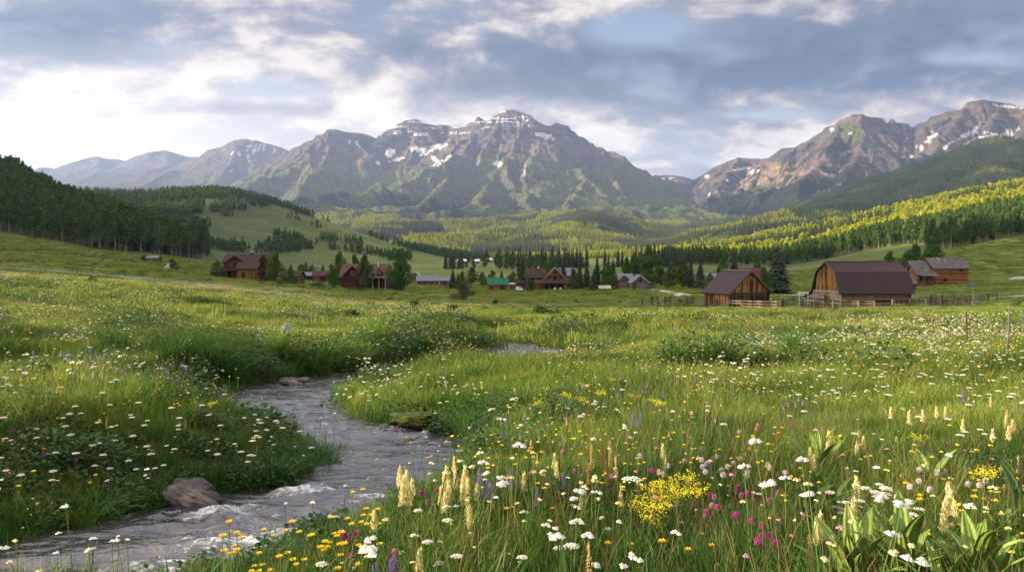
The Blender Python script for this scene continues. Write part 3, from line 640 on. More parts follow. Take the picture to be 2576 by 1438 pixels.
# side slopes and valley up to 1.9 km
x, y = jitter_pts(-1500, 1500, 430, 2250, 6.2)
px = to_px(x, y); nz = fbm(x / 90, y / 70, 4, 401); nz2 = fbm(x / 30, y / 30, 3, 402)
edgeL = 448 + 18 * nz2 + np.clip(px - 330, 0, 400) * .35
left = (px < 520) & (y > edgeL) & (y < 1040)
edgeR = np.interp(px, [1700, 1980, 2010, 2310, 2340, 2800], [760, 690, 650, 615, 468, 462]) + 14 * nz2
right = (px > 1640) & (y > edgeR)
left_hill = (px < 1040) & (y > 1060) & (y < 2100)
open_hill = ss(px, 420, 600) * ss(nz + .35 * nz2, -.5, -.3) + ss(px, 260, 360) * ss(nz, .0, .12)
lh = left_hill & (open_hill < .5)
ridge_l = (y > 1560) & (y < 1800) & (px < 680)
vall = (px > 1040) & (px < 1720) & ((y > 1620) | ((y > 640) & (y < 780) & (nz2 > .16) & (px > 1120)))
keep = left | right | lh | ridge_l | vall
hole = (y > 800) & (RS.rand(len(x)) > .80); hole |= (y > 1500) & (RS.rand(len(x)) > .7)
gladed = right & (nz2 + .4 * nz > .33) & (y > 700)
x, y, px, nz, nz2, left, right, lh = [q[keep & ~hole & ~gladed] for q in (x, y, px, nz, nz2, left, right, lh)]
z = ground_z(x, y, True)
con = np.where(right, (nz > .12) & (y > 900) | (RS.rand(len(x)) < .05), np.where(left, RS.rand(len(x)) < .10, (nz2 + nz > .22) | ((y > 1560) & (px < 400))))
con = con | ((px > 1950) & (px < 2250) & (y > 950) & (nz2 > -.1)) & right
dist = np.hypot(x, y)
def pack(x, y, z, h): return np.stack([x, y, z, h], 1)
hh = RS.uniform(.6, 1.25, len(x))
A_ = pack(x, y, z, np.where(left, 22, np.where(right, 15.5, 14)) * hh)[~con]; C_ = pack(x, y, z, 17 * hh)[con]
# far foothills
x, y = jitter_pts(-2400, 3900, 2250, 5300, 12.0); k = RS.rand(len(x)) < np.interp(y, [2300, 5200], [1, .8]); x, y = x[k], y[k]
z = sample(G_fh, x, y); nf = fbm(x / 240, y / 200, 5, 231); nf2 = fbm(x / 60, y / 60, 3, 233)
k = (z > 2) & (nf2 < .34); x, y, z, nf = x[k], y[k], z[k], nf[k]
con = (nf < .02) | (RS.rand(len(x)) < .12) | ((x > 700 + .1 * y) & (y > 2650) & (nf < .3)); h2 = RS.uniform(.8, 1.25, len(x))
er = (x > 560 + .14 * y) & (y > 2550); con = con | er; A2 = pack(x, y, z, 13.5 * h2)[~con]; C2 = pack(x, y, z, 18 * h2)[con & ~er]; C3 = pack(x, y, z, 18 * h2)[er]
def split300(Q):
    px = to_px(Q[:, 0], Q[:, 1]); inf = (px > -5) & (px < 2580); s = np.where(inf, Q[:, 3] / Q[:, 1], 0); o = np.argsort(-s); return Q[o[:230]], Q[o[230:]]
# unseen far ones behind the first rows are harmless: nearest rows become single trees
A_near, A_rest = split300(A_); C_near, C_rest = split300(C_)
def far_aspen(seed, m=None):
    r = random.Random(seed); return proto('aspen_proto', merge_mesh('aspen_proto', [(tube([(0, 0, -.03), (.01, 0, .6)], [.018, .012], 4, False), M_bark), (crown_geo(1.0, .56, .10, 95, .09, r, 6), m or M_asp)]))
def far_con(seed, m=None):
    r = random.Random(seed); return proto('conifer_proto', merge_mesh('conifer_proto', [(tube([(0, 0, -.03), (0, 0, .4)], [.015, .01], 4, False), M_bark), (conifer_geo(1.0, r.uniform(.34, .46), 9, 9, r), m or M_con)]))
def mid_aspen(seed, m):
    r = random.Random(seed); return proto('aspen_proto', merge_mesh('aspen_proto', [(trunk_geo(.95, .011, r, 5, 3, .3, .5), M_white), (crown_geo(1.0, .44, .20, 460, .036, r, 9), m)]))
FA = [far_aspen(i) for i in range(4)]; FCo = [far_con(i) for i in range(4)]; MA = [mid_aspen(i, M_asp_shade) for i in range(5)]; FAd = [far_aspen(20 + i, M_asp_shade) for i in range(4)]
M_con_lit = leaf_mat('sunlit_conifer_needles', (.030, .050, .018), (.10, .115, .034), .18, .05); FCf = [far_con(30 + i, M_con_lit) for i in range(4)]  # needle colour lightened to look sunlit on the foothills
def do_scatter(name, protos, Q, label):
    n = len(Q); scatter(name, protos, Q[:, :3], Q[:, 3], RS.uniform(0, 6.28, n), label)
nearA = A_rest[A_rest[:, 1] < 1060]; farA = A_rest[A_rest[:, 1] >= 1060]
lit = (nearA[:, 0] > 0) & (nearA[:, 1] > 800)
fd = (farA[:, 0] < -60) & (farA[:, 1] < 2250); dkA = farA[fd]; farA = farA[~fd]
do_scatter('aspen_forest', MA, nearA[~lit], 'aspen stands in shade-dark leaf colour on the lower side slopes')
do_scatter('aspen_forest', FA, np.concatenate([nearA[lit], farA, A2]), 'aspen woods in sunlit leaf colour over the hills and foothills')
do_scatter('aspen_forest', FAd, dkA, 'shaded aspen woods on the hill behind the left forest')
do_scatter('conifer_forest', FCo, np.concatenate([C_rest, C3]), 'dark conifer woods over the nearer hills')
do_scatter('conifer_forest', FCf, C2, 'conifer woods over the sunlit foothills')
# single trees of the forest edge
def tree_parts(kind, seed, h=1.0, detail=1):
    r = random.Random(seed)
    if kind == 'aspen': return merge_mesh('trunk', [(trunk_geo(h * .95, h * .011, r, 5, 3, h * .3, .5), M_white)]), merge_mesh('crown', [(crown_geo(h, h * .42, h * .24, 680, h * .027, r, 10), M_asp_shade)])
    if kind == 'con': return merge_mesh('trunk', [(trunk_geo(h * .92, h * .014, r, 5), M_bark)]), merge_mesh('crown', [(conifer_geo(h, h * r.uniform(.32, .42), 15, 11, r), M_con)])
EA = [tree_parts('aspen', 50 + i) for i in range(6)]; EC = [tree_parts('con', 70 + i) for i in range(5)]
def plant_singles(Q, protos, name, cat, lab):
    for i, (x_, y_, z_, h_) in enumerate(Q):
        side = 'left' if x_ < 0 else 'right'
        pq = float(to_px(x_, y_)); wh = ('at the far left edge of the picture' if pq < 160 else 'above the lone field shelter' if pq < 400 else 'on the way down to the log lodge' if pq < 560 else 'on the hill behind the village') if pq < 1200 else ('behind the plank barn and village' if pq < 1960 else 'on the slope above the gambrel barn' if pq < 2300 else 'behind the orange log house')
        e = empty(name, (x_, y_, z_), random.Random(i).uniform(0, 6.28), lab[0] + ' ' + wh, cat, name.replace('_', ' ') + 's ' + wh); e.scale = (h_,) * 3
        tr, cr = protos[i % len(protos)]; link('trunk', tr, e); link('crown', cr, e)
plant_singles(A_near, EA, 'aspen_tree', 'aspen', ('white trunked aspen in the forest edge',))
plant_singles(C_near, EC, 'conifer_tree', 'conifer', ('dark pointed conifer in the forest',))
# ------------------------------------------------------------------ the creek
def b_water(t, b):
    pos = t.n('ShaderNodeNewGeometry').outputs['Position']
    st = t.n('ShaderNodeVectorMath', {0: pos, 1: (.8, 1.3, 1)}, operation='MULTIPLY').outputs[0]
    n1 = t.noise(st, 2.4, 4, .5, 1.0); n2 = t.noise(st, 9, 2, .5, .4)
    foam = attr(t, 'Foam', 'Fac'); fn = t.noise(st, 9, 6, .72, .8)
    f = t.mr(t.m('ADD', t.m('MULTIPLY', foam, .62), t.m('MULTIPLY', t.m('SUBTRACT', fn, .5), 2.0)), .50, .85, 0, .8)
    f.node.clamp = True
    bump(t, b, t.m('ADD', t.m('MULTIPLY', n1, 1.0), t.m('MULTIPLY', n2, .10)), .07, 1.0)
    t.t.links.new(t.mr(f, 0, 1, .06, .7), b.inputs['Roughness'])
    b.inputs['IOR'].default_value = 1.7; b.inputs['Specular IOR Level'].default_value = .75
    bed = t.ramp(t.noise(pos, 2.2, 5, .6), [(.35, (.022, .024, .027)), (.7, (.08, .08, .083))])
    return t.mix(f, bed, (.72, .76, .82))
M_water = mat('creek_water', b_water, .06, .75)
wx = np.arange(-14, 4.5, .055); wy = np.geomspace(1.0, 58, 760)
XW, YW = np.meshgrid(wx, wy); sdw = stream_sd(XW, YW)
RAPIDS = [(-2.9, 8.0, .8, .35), (-1.9, 7.3, .9, .6), (-2.4, 7.0, .7, .5), (-2.7, 6.4, .6, .35), (-3.2, 5.9, .7, .3), (-2.0, 13.0, .55, .32), (-1.5, 12.7, .4, .2), (-2.9, 12.2, .7, .18), (-4.6, 5.8, .35, .12), (-2.3, 8.9, .7, .35), (-1.5, 8.6, .5, .3)]
foam = np.zeros(XW.shape)
for (fx, fy, rx, ry) in RAPIDS: foam = np.maximum(foam, np.exp(-((XW - fx) / rx)**2 - ((YW - fy) / ry)**2))
foam = foam * ss(-sdw, .02, .25)
flow = XW * .35 + YW
ZW = water_z(YW) + .050 * ridged(XW * 1.0 + .3 * YW, YW * 2.3 - .3 * XW, 4, 501, .5) + .075 * foam * ridged(XW * 2.6, YW * 3.2, 3, 503) + .05 * foam + .012 * fbm(XW * 5, YW * 6, 3, 504)
Fc = grid_faces(*XW.shape); kf = (sdw.ravel()[Fc] < .55).all(1); Fc = Fc[kf]
me = mesh_from('creek', np.stack([XW, YW, ZW], -1).reshape(-1, 3), Fc, (M_water,), smooth=True)
a = me.attributes.new('Foam', 'FLOAT', 'POINT'); a.data.foreach_set('value', foam.ravel().astype(np.float32))
used = np.zeros(len(XW.ravel()), bool); used[Fc.ravel()] = True
import bmesh
bm = bmesh.new(); bm.from_mesh(me); bmesh.ops.delete(bm, geom=[v for v in bm.verts if not v.link_faces], context='VERTS'); bm.to_mesh(me); bm.free()
link('creek_water', me, kind='structure', label='rippling creek winding through the meadow')
# ------------------------------------------------------------------ rocks
def b_stone(t, b):
    pos = t.n('ShaderNodeTexCoord').outputs['Object']; nz = t.noise(pos, 4, 7, .65); n2 = t.noise(pos, 1.4, 4, .6); bump(t, b, nz, .05)
    c = t.ramp(n2, [(.38, (.030, .027, .030)), (.52, (.10, .085, .080)), (.68, (.22, .18, .16))])
    return t.mix(1.0, c, t.ramp(nz, [(.3, (.6, .6, .62)), (.7, (1.3, 1.25, 1.2))]), 'MULTIPLY')
def b_moss(t, b):
    pos = t.n('ShaderNodeTexCoord').outputs['Object']; nz = t.noise(pos, 9, 6, .7); n2 = t.noise(pos, 2.2, 4, .6); bump(t, b, nz, .06)
    nrm = t.n('ShaderNodeNewGeometry').outputs['Normal']; up = t.n('ShaderNodeSeparateXYZ', {0: nrm}).outputs[2]
    return t.mix(t.mr(t.m('ADD', up, t.m('MULTIPLY', n2, .6)), .45, .75), (.055, .032, .018), t.ramp(nz, [(.3, (.03, .055, .010)), (.7, (.085, .11, .018))]))
def b_dark(t, b):
    pos = t.n('ShaderNodeTexCoord').outputs['Object']; nz = t.noise(pos, 5, 6, .65); bump(t, b, nz, .04); return t.ramp(nz, [(.3, (.045, .045, .05)), (.7, (.15, .145, .15))])
M_stone = mat('river_stone', b_stone, .7, .3); M_moss = mat('mossy_turf', b_moss); M_dark = mat('dark_stone', b_dark, .5, .4)
def rock_mesh(name, sx, sy, sz, seed, m, flat=.0, sub=5):
    bm = bmesh.new(); bmesh.ops.create_icosphere(bm, subdivisions=sub, radius=1)
    V = np.array([v.co[:] for v in bm.verts]); s = seed * 3.1
    n = fbm(V[:, 0] * 1.1 + s, V[:, 1] * 1.1 + V[:, 2] * .9, 4, seed) * .55 + ridged(V[:, 2] * 1.6 + s, V[:, 0] * 1.4 - V[:, 1], 4, seed + 3) * .16 + ridged(V[:, 0] * 3 + s, V[:, 2] * 3 + V[:, 1], 4, seed + 9) * .07 + fbm(V[:, 0] * 6 + s, V[:, 1] * 6 + V[:, 2] * 6, 3, seed + 5) * .05
    V = V * (1 + n)[:, None]; V = np.sign(V) * np.abs(V) ** .85; V *= (sx, sy, sz)
    if flat: V[:, 2] = np.minimum(V[:, 2], sz * flat + .12 * V[:, 2])
    for v, c in zip(bm.verts, V): v.co = c
    me = bpy.data.meshes.new(name); bm.to_mesh(me); bm.free(); me.materials.append(m); me.polygons.foreach_set('use_smooth', np.ones(len(me.polygons), bool)); return me
def rock(px, py, Y, w, d, h, label, m=None, seed=1, rz=0, name='boulder', cat='rock', group=None, tilt=0, onwater=False):
    x_ = (px - CX) * Y / F; z_ = float(water_z(Y)) if onwater else gz(x_, Y)
    if py: z_ = (CY - py) * Y / F
    o = link(name, rock_mesh(name, w / 2, d / 2, h / 2, seed, m or M_stone), loc=(x_, Y, z_)); o.rotation_euler = (0, tilt, rz); o['label'] = label; o['category'] = cat
    if group: o['group'] = group
    return o
rock(488, 1244, 8.35, .56, .38, .27, 'mottled brown boulder at the left bank beside the white rapids', seed=4, rz=-.25, tilt=.22)
rock(735, 960, 20.3, .62, .5, .22, 'flat tan boulder at the water edge below the eroded bank', seed=6, tilt=.25)
rock(690, 925, 21.8, .66, .55, .42, 'rounded grey boulder on the eroded bank above the flat tan one', M_dark, 8)
rock(655, 905, 22.6, .5, .45, .3, 'small pinkish stone half up the eroded bank', seed=9)
rock(665, 880, 23.2, .42, .4, .26, 'pale stone highest on the eroded bank', seed=10)
rock(765, 955, 20.9, .3, .3, .12, 'low dark stone lying right of the flat tan boulder at the water', M_dark, 11)
rock(1045, 1056, 13.2, .85, .5, .28, 'moss covered hump of bank hanging over the creek', M_moss, 12, .1, 'mossy_bank', 'mossy bank')
rock(965, 1078, 12.9, .17, .15, .16, 'small dark splash rock in the creek in front of the mossy hump', M_dark, 14, onwater=True)
rock(790, 1000, 17.8, .2, .16, .07, 'small dark stone breaking the creek surface in the upper bend', M_dark, 15, onwater=True)
rock(1335, 878, 34.5, .2, .16, .08, 'tiny dark stone in the far reach of the creek', M_dark, 16, onwater=True)
for i in range(16):
    px_ = RS.uniform(555, 655); Y = RS.uniform(21.5, 25); w_ = RS.uniform(.16, .34); x_ = (px_ - CX) * Y / F
    o = link('stone', rock_mesh('stone', w_ / 2, w_ * .4, w_ * .3, 40 + i, M_stone, sub=2), loc=(x_, Y, gz(x_, Y) + .02)); o['label'] = 'small pinkish stone in the bare eroded bank left of the boulders'; o['category'] = 'stone'; o['group'] = 'loose stones on the eroded bank'
# ------------------------------------------------------------------ meadow plants
def grass_mat(name, c1, c2, c3, dry, trans=.4):
    m = bpy.data.materials.new(name); m.use_nodes = True; t = NT(m.node_tree)
    rnd = t.n('ShaderNodeObjectInfo').outputs['Random']; loc = t.n('ShaderNodeObjectInfo').outputs['Location']; pos = t.n('ShaderNodeNewGeometry').outputs['Position']
    big = t.noise(loc, .22, 5, .65); mid = t.noise(loc, .5, 4, .65); fine = t.noise(pos, 14, 2, .5)
    f = t.m('ADD', t.m('MULTIPLY', t.mr(big, .36, .64), .8), t.m('ADD', t.m('MULTIPLY', rnd, .25), t.m('MULTIPLY', t.mr(fine, .3, .7), .25)))
    c = t.ramp(f, [(0.1, c1), (.5, c2), (.95, c3)])
    c = t.mix(t.m('MULTIPLY', t.mr(mid, .57, .72), .6), c, dry)
    d = t.n('ShaderNodeBsdfPrincipled', {'Base Color': c, 'Roughness': .55, 'Specular IOR Level': .3})
    tl = t.n('ShaderNodeBsdfTranslucent', {'Color': t.mix(1.0, c, (1.25, 1.3, .6), 'MULTIPLY')})
    t.n('ShaderNodeOutputMaterial', {'Surface': t.n('ShaderNodeMixShader', {0: trans, 1: d.outputs[0], 2: tl.outputs[0]}).outputs[0]}); return m
M_gr = grass_mat('meadow_grass', (.020, .070, .012), (.062, .142, .018), (.19, .26, .038), (.24, .20, .07), .35)
M_gr2 = grass_mat('lush_grass', (.016, .064, .010), (.042, .118, .014), (.095, .19, .022), (.06, .14, .018), .3)
M_seed = grass_mat('seed_heads', (.20, .15, .07), (.26, .17, .09), (.33, .26, .13), (.28, .14, .08))
M_herb = grass_mat('herb_leaves', (.012, .045, .008), (.026, .075, .012), (.055, .115, .018), (.04, .09, .015), .25)
def plain(name, c, rough=.7, trans=0.0):
    m = bpy.data.materials.new(name); m.use_nodes = True; t = NT(m.node_tree)
    nz = t.noise(t.n('ShaderNodeNewGeometry').outputs['Position'], 60, 3, .6)
    cc = t.mix(1.0, (*c,), t.ramp(nz, [(.3, (.75, .75, .75)), (.7, (1.15, 1.15, 1.15))]), 'MULTIPLY')
    d = t.n('ShaderNodeBsdfPrincipled', {'Base Color': cc, 'Roughness': rough, 'Specular IOR Level': .2})
    if trans:
        tl = t.n('ShaderNodeBsdfTranslucent', {'Color': cc}); d = t.n('ShaderNodeMixShader', {0: trans, 1: d.outputs[0], 2: tl.outputs[0]})
    t.n('ShaderNodeOutputMaterial', {'Surface': d.outputs[0]}); return m
M_wh = plain('white_petals', (.78, .77, .68), trans=.3); M_cr = plain('cream_petals', (.75, .70, .36), trans=.35); M_ye = plain('yellow_petals', (.85, .62, .02), trans=.3)
M_lem = plain('lemon_petals', (.72, .66, .03), trans=.3); M_ma = plain('magenta_petals', (.46, .05, .30), trans=.3); M_pk = plain('pink_petals', (.60, .28, .42), trans=.3)
M_li = plain('lilac_petals', (.26, .20, .48), trans=.3); M_vi = plain('violet_petals', (.13, .10, .28), trans=.2); M_or = plain('orange_petals', (.65, .24, .04), trans=.3); M_ru = plain('rust_seeds', (.30, .12, .06))
M_st = plain('green_stems', (.07, .12, .025), trans=.2); M_ta = plain('tan_seeds', (.50, .36, .16), trans=.3)
def b_lily(t, b):
    oc = t.n('ShaderNodeTexCoord').outputs['Object']; a = t.noise(t.n('ShaderNodeNewGeometry').outputs['Position'], 7, 5, .65); bump(t, b, t.noise(oc, 40, 3, .6), .004)
    return t.ramp(a, [(.3, (.06, .12, .02)), (.5, (.12, .20, .035)), (.64, (.20, .26, .055)), (.78, (.26, .20, .08))])
M_yg = mat('corn_lily_leaf', b_lily, .6, .25)
def blades(n, rad, h0, h1, w, rg_, lean=.35, segs=3):
    V = []; Fc = []
    for _ in range(n):
        a = rg_.uniform(0, 6.283); rr = rad * math.sqrt(rg_.random()); bx, by = rr * math.cos(a), rr * math.sin(a); h = rg_.uniform(h0, h1); th = rg_.uniform(0, 6.283); L = h * rg_.uniform(.1, lean) * 1.6
        dx, dy = math.cos(th) * L, math.sin(th) * L; fa = rg_.uniform(0, 6.283); px_, py_ = math.cos(fa) * w * .5, math.sin(fa) * w * .5; o = len(V)
        for s in range(segs):
            f = s / segs; k = 1 - .55 * f; c = (bx + dx * f * f, by + dy * f * f, h * (f - .12 * f * f * (L / h)) - (.03 if s == 0 else 0)); V += [(c[0] - px_ * k, c[1] - py_ * k, c[2]), (c[0] + px_ * k, c[1] + py_ * k, c[2])]
        V.append((bx + dx, by + dy, h * (1 - .25 * L / h)))
        for s in range(segs - 1): q = o + 2 * s; Fc.append((q, q + 1, q + 3, q + 2))
        q = o + 2 * (segs - 1); Fc.append((q, q + 1, q + 2))
    return V, Fc
def heads(n, rad, h0, h1, size, rg_, kind='umbel'):
    """small flower heads on thin stems, for the uncounted mass"""
    V = []; Fc = []; V2 = []; F2 = []
    for _ in range(n):
        a = rg_.uniform(0, 6.283); rr = rad * math.sqrt(rg_.random()); x_, y_ = rr * math.cos(a), rr * math.sin(a); h = rg_.uniform(h0, h1); lx, ly = rg_.uniform(-.06, .06), rg_.uniform(-.06, .06)
        v, f = tube([(x_, y_, 0), (x_ + lx, y_ + ly, h)], [.0028, .002], 3, False); o = len(V2); V2 += list(v); F2 += [tuple(i + o for i in q) for q in f]
        s = size * rg_.uniform(.6, 1.2)
        if kind == 'umbel':
            for k in range(5):
                b = rg_.uniform(0, 6.28); r2 = s * .30 * (k > 0); cx_, cy_ = x_ + lx + r2 * math.cos(b), y_ + ly + r2 * math.sin(b); o = len(V); q = s * .26; zt = h - r2 * .3
                V += [(cx_ + q, cy_, zt), (cx_, cy_ + q, zt), (cx_ - q, cy_, zt), (cx_, cy_ - q, zt), (cx_, cy_, zt + q * .8)]; Fc += [(o, o + 1, o + 4), (o + 1, o + 2, o + 4), (o + 2, o + 3, o + 4), (o + 3, o, o + 4), (o + 3, o + 2, o + 1, o)]
        else:
            o = len(V); q = s * .5; ht = s * (2.6 if kind == 'spike' else .8); cx_, cy_ = x_ + lx, y_ + ly
            V += [(cx_ + q, cy_, h), (cx_, cy_ + q, h), (cx_ - q, cy_, h), (cx_, cy_ - q, h), (cx_, cy_, h + ht), (cx_, cy_, h - s * .4)]
            for k in range(4): Fc += [(o + k, o + (k + 1) % 4, o + 4), (o + (k + 1) % 4, o + k, o + 5)]
    return (V, Fc), (V2, F2)
def mass_proto(n, rad, h0, h1, size, m, seed, kind='umbel'):
    a, b = heads(n, rad, h0, h1, size, random.Random(seed), kind); return proto('bloom_proto', merge_mesh('bloom_proto', [(a, m), (b, M_st)]))
def leafy(n, rad, h, size, rg_, m):
    V = []; Fc = []
    for _ in range(n):
        a = rg_.uniform(0, 6.283); rr = rad * math.sqrt(rg_.random()); z_ = h * rg_.uniform(.12, 1) * (1 - .45 * (rr / rad) ** 2); x_, y_ = rr * math.cos(a), rr * math.sin(a); s = size * rg_.uniform(.6, 1.3)
        th = rg_.uniform(0, 6.28); el = rg_.uniform(-.2, .9); ux, uy, uz = math.cos(th) * math.cos(el), math.sin(th) * math.cos(el), math.sin(el); wx_, wy_ = -math.sin(th) * .38, math.cos(th) * .38; o = len(V)
        V += [(x_, y_, z_), (x_ + s * (ux * .5 + wx_), y_ + s * (uy * .5 + wy_), z_ + s * uz * .55), (x_ + s * ux, y_ + s * uy, z_ + s * uz * .8), (x_ + s * (ux * .5 - wx_), y_ + s * (uy * .5 - wy_), z_ + s * uz * .55)]; Fc.append((o, o + 1, o + 2, o + 3))
    return V, Fc
r_ = random.Random(11)
def gp(name, parts): return proto(name, merge_mesh(name, parts))
G_near = [gp('grass_proto', [(blades(75, .17, .14, .38, .0058, r_, .5, 4), M_gr), (blades(3, .15, .36, .50, .003, r_, .25, 3), M_seed)]) for _ in range(6)]
G_lush = [gp('grass_proto', [(blades(85, .17, .12, .32, .0075, r_, .55, 4), M_gr2)]) for _ in range(4)]
G_mid = [gp('grass_proto', [(blades(120, .38, .14, .36, .011, r_, .5, 3), M_gr), (blades(6, .36, .32, .46, .006, r_, .3, 2), M_seed)]) for _ in range(5)]
G_midl = [gp('grass_proto', [(blades(130, .38, .12, .30, .014, r_, .5, 3), M_gr2)]) for _ in range(4)]
G_far = [gp('grass_proto', [(blades(150, 1.1, .18, .42, .034, r_, .5, 2), M_gr), (blades(10, 1.1, .35, .5, .02, r_, .3, 2), M_seed)]) for _ in range(4)]
G_herb = [gp('herb_proto', [(leafy(170, .2, .28, .05, r_, M_herb), M_herb)]) for _ in range(4)]
G_herbm = [gp('herb_proto', [(leafy(200, .45, .5, .11, r_, M_herb), M_herb)]) for _ in range(4)]
def wedge(y0, y1, per, seed, margin=3.2, left=None):
    """points spread evenly over the view wedge and a margin beside it"""
    n = int(per * .70 * (y1 * y1 - y0 * y0) + 2 * per * margin * (y1 - y0)); rs = np.random.RandomState(seed)
    yy = np.sqrt(rs.rand(n) * (y1 * y1 - y0 * y0) + y0 * y0); xx = (rs.rand(n) * 2 - 1) * (.70 * yy + margin); return xx, yy
def place(name, protos, y0, y1, per, seed, label, dens=None, smin=.8, smax=1.25, sdmin=.12, hfn=None):
    x, y = wedge(y0, y1, per, seed); sd_ = stream_sd(x, y); rs = np.random.RandomState(seed + 1)
    bare = (np.abs(to_px(x, y) - 605) < 52) & (y > 20.8) & (y < 25) & (rs.rand(len(x)) < .72)
    k = (sd_ > sdmin) & ~bare
    if dens is not None: k &= rs.rand(len(x)) < dens(x, y)
    x, y = x[k], y[k]; z = ground_z(x, y); s = rs.uniform(smin, smax, len(x))
    s = s * (.78 + .5 * ss(fbm(x / 2.2, y / 2.2, 3, 601), -.4, .4))
    if hfn is not None: s = s * hfn(x, y)
    sc = np.stack([s, s, s * rs.uniform(.85, 1.15, len(x))], 1)
    return scatter(name, protos, np.stack([x, y, z], 1), sc, rs.uniform(0, 6.28, len(x)), label, tilt=rs.normal(size=(len(x), 2)) * .10)
def wet(x, y): return 1 - ss(stream_sd(x, y), .6, 2.2)
def pn(x, y, s, seed): return fbm(x / s, y / s, 3, seed)
def short(x, y): return 1 - .55 * ss(y, 45, 80) * ss(x, -25, 0) - .35 * (1 - ss(x, -25, 0)) * ss(y, 60, 110)
def bankh(x, y): return .72 + .28 * ss(stream_sd(x, y), .6, 2.5)
place('meadow_grass', G_near, 1.6, 10, 70, 1001, 'fine meadow grass in the foreground', lambda x, y: 1 - .6 * wet(x, y), hfn=bankh)
place('meadow_grass', G_lush, 1.6, 10, 70, 1003, 'lush dark grass on the near creek banks', lambda x, y: np.clip(.12 + wet(x, y) + .5 * ss(pn(x, y, 1.6, 611), .05, .3), 0, 1), hfn=bankh)
place('meadow_grass', G_mid, 10, 34, 17, 1005, 'meadow grass on both sides of the creek bends', lambda x, y: 1 - .6 * wet(x, y), hfn=bankh)
place('meadow_grass', G_midl, 10, 34, 17, 1007, 'dark grass along the creek bends', lambda x, y: np.clip(.12 + wet(x, y) + .5 * ss(pn(x, y, 3, 613), .05, .3), 0, 1), hfn=bankh)
place('meadow_grass', G_far, 34, 150, 1.5, 1009, 'open meadow grass between the creek and the village', None, hfn=short)
G_broad = [gp('grass_proto', [(blades(16, .16, .18, .42, .015, r_, .6, 5), M_gr2), (blades(10, .16, .2, .46, .011, r_, .5, 5), M_gr)]) for _ in range(5)]
place('broad_grass', G_broad, 1.6, 12, 26, 1015, 'broad bladed grass clumps in the foreground', lambda x, y: np.clip(.15 + .85 * ss(pn(x, y, 1.8, 625), -.05, .25), 0, 1), hfn=bankh)
place('herbs', G_herb, 1.6, 11, 22, 1011, 'leafy dark herbs among the foreground grass', lambda x, y: np.clip(.35 * wet(x, y) + ss(pn(x, y, 1.3, 621), .08, .35), 0, 1))
place('herbs', G_herbm, 11, 60, 1.6, 1013, 'leafy dark herb clumps across the meadow', lambda x, y: np.clip(.8 * wet(x, y) + ss(pn(x, y, 4, 623), .12, .35), 0, 1), .5, 1.1)
# masses of flowers too many to count
WHm = [mass_proto(5, .30, .36, .54, .046, M_wh, 700 + i) for i in range(3)]; WHf = [mass_proto(9, .9, .34, .48, .075, M_wh, 710 + i) for i in range(3)]
CRf = [mass_proto(10, .9, .34, .5, .065, M_cr, 714 + i) for i in range(3)]
YEm = [mass_proto(6, .3, .32, .5, .030, M_ye, 720 + i) for i in range(3)]; YEf = [mass_proto(12, .8, .32, .46, .055, M_lem, 730 + i) for i in range(3)]
PKm = [mass_proto(4, .3, .32, .46, .026, M_pk, 740 + i) for i in range(2)]; RUm = [mass_proto(14, .5, .38, .55, .022, M_ru, 750 + i, 'ball') for i in range(3)]
TAm = [mass_proto(6, .5, .38, .55, .010, M_ta, 760 + i, 'spike') for i in range(3)]
def PX(x, y): return to_px(x, np.maximum(y, 1))
def g(v, c, w): return np.exp(-((v - c) / w) ** 2)
place('white_blossoms', WHm, 2.8, 30, 2.3, 1021, 'small white umbel flowers sprinkled through the meadow', lambda x, y: np.clip(.10 + .9 * ss(pn(x, y, 4, 631), .02, .28) + .5 * g(PX(x, y), 2350, 300) * ss(y, 8, 14), 0, 1))
place('white_blossoms', WHf, 26, 130, .8, 1023, 'bands of white flowers across the far meadow', lambda x, y: np.clip(ss(fbm(x / 22, y / 9, 3, 633), .0, .25) * (.35 + .65 * ss(-x, -5, 15)) + .6 * ss(PX(x, y), 1900, 2200) * (y < 45), 0, 1) * (1 - ss(y, 60, 80) * ss(x, -20, -4)))
place('cream_blossoms', CRf, 26, 140, .85, 1025, 'cream flower bands across the far left meadow', lambda x, y: np.clip(ss(fbm(x / 30, y / 11, 3, 635), -.05, .2) * ss(-x, -12, 10), 0, 1))
place('yellow_blossoms', YEm, 3, 32, 2.4, 1027, 'small yellow flowers sprinkled through the meadow', lambda x, y: np.clip(.12 + ss(pn(x, y, 4, 637), .12, .35) + .9 * g(PX(x, y), 1500, 260) * ss(y, 12, 18), 0, 1))
place('yellow_blossoms', YEf, 26, 125, .65, 1029, 'yellow flower bands across the far meadow', lambda x, y: np.clip(ss(fbm(x / 18, y / 8, 3, 639), .05, .3) * (.25 + ss(-x, -6, 12)) + .8 * g(PX(x, y), 1650, 220) * (y < 42), 0, 1) * (1 - ss(y, 60, 80) * ss(x, -20, -4)))
LIm = [mass_proto(6, .25, .3, .48, .020, M_li, 770 + i, 'spike') for i in range(2)]; CRm = [mass_proto(7, .3, .3, .5, .030, M_cr, 780 + i) for i in range(3)]
place('lilac_blossoms', LIm, 2.8, 34, .8, 1037, 'small lilac spikes in loose drifts', lambda x, y: ss(pn(x, y, 3, 647), .12, .35))
place('cream_blossoms', CRm, 2.8, 30, 1.8, 1039, 'tiny cream flower heads in drifts', lambda x, y: ss(pn(x, y, 3.5, 649), .0, .3) * (1 - .6 * wet(x, y)))
place('pink_blossoms', PKm, 2.6, 26, 1.3, 1031, 'tiny pink flowers sprinkled through the meadow', lambda x, y: ss(pn(x, y, 3, 641), .05, .3))
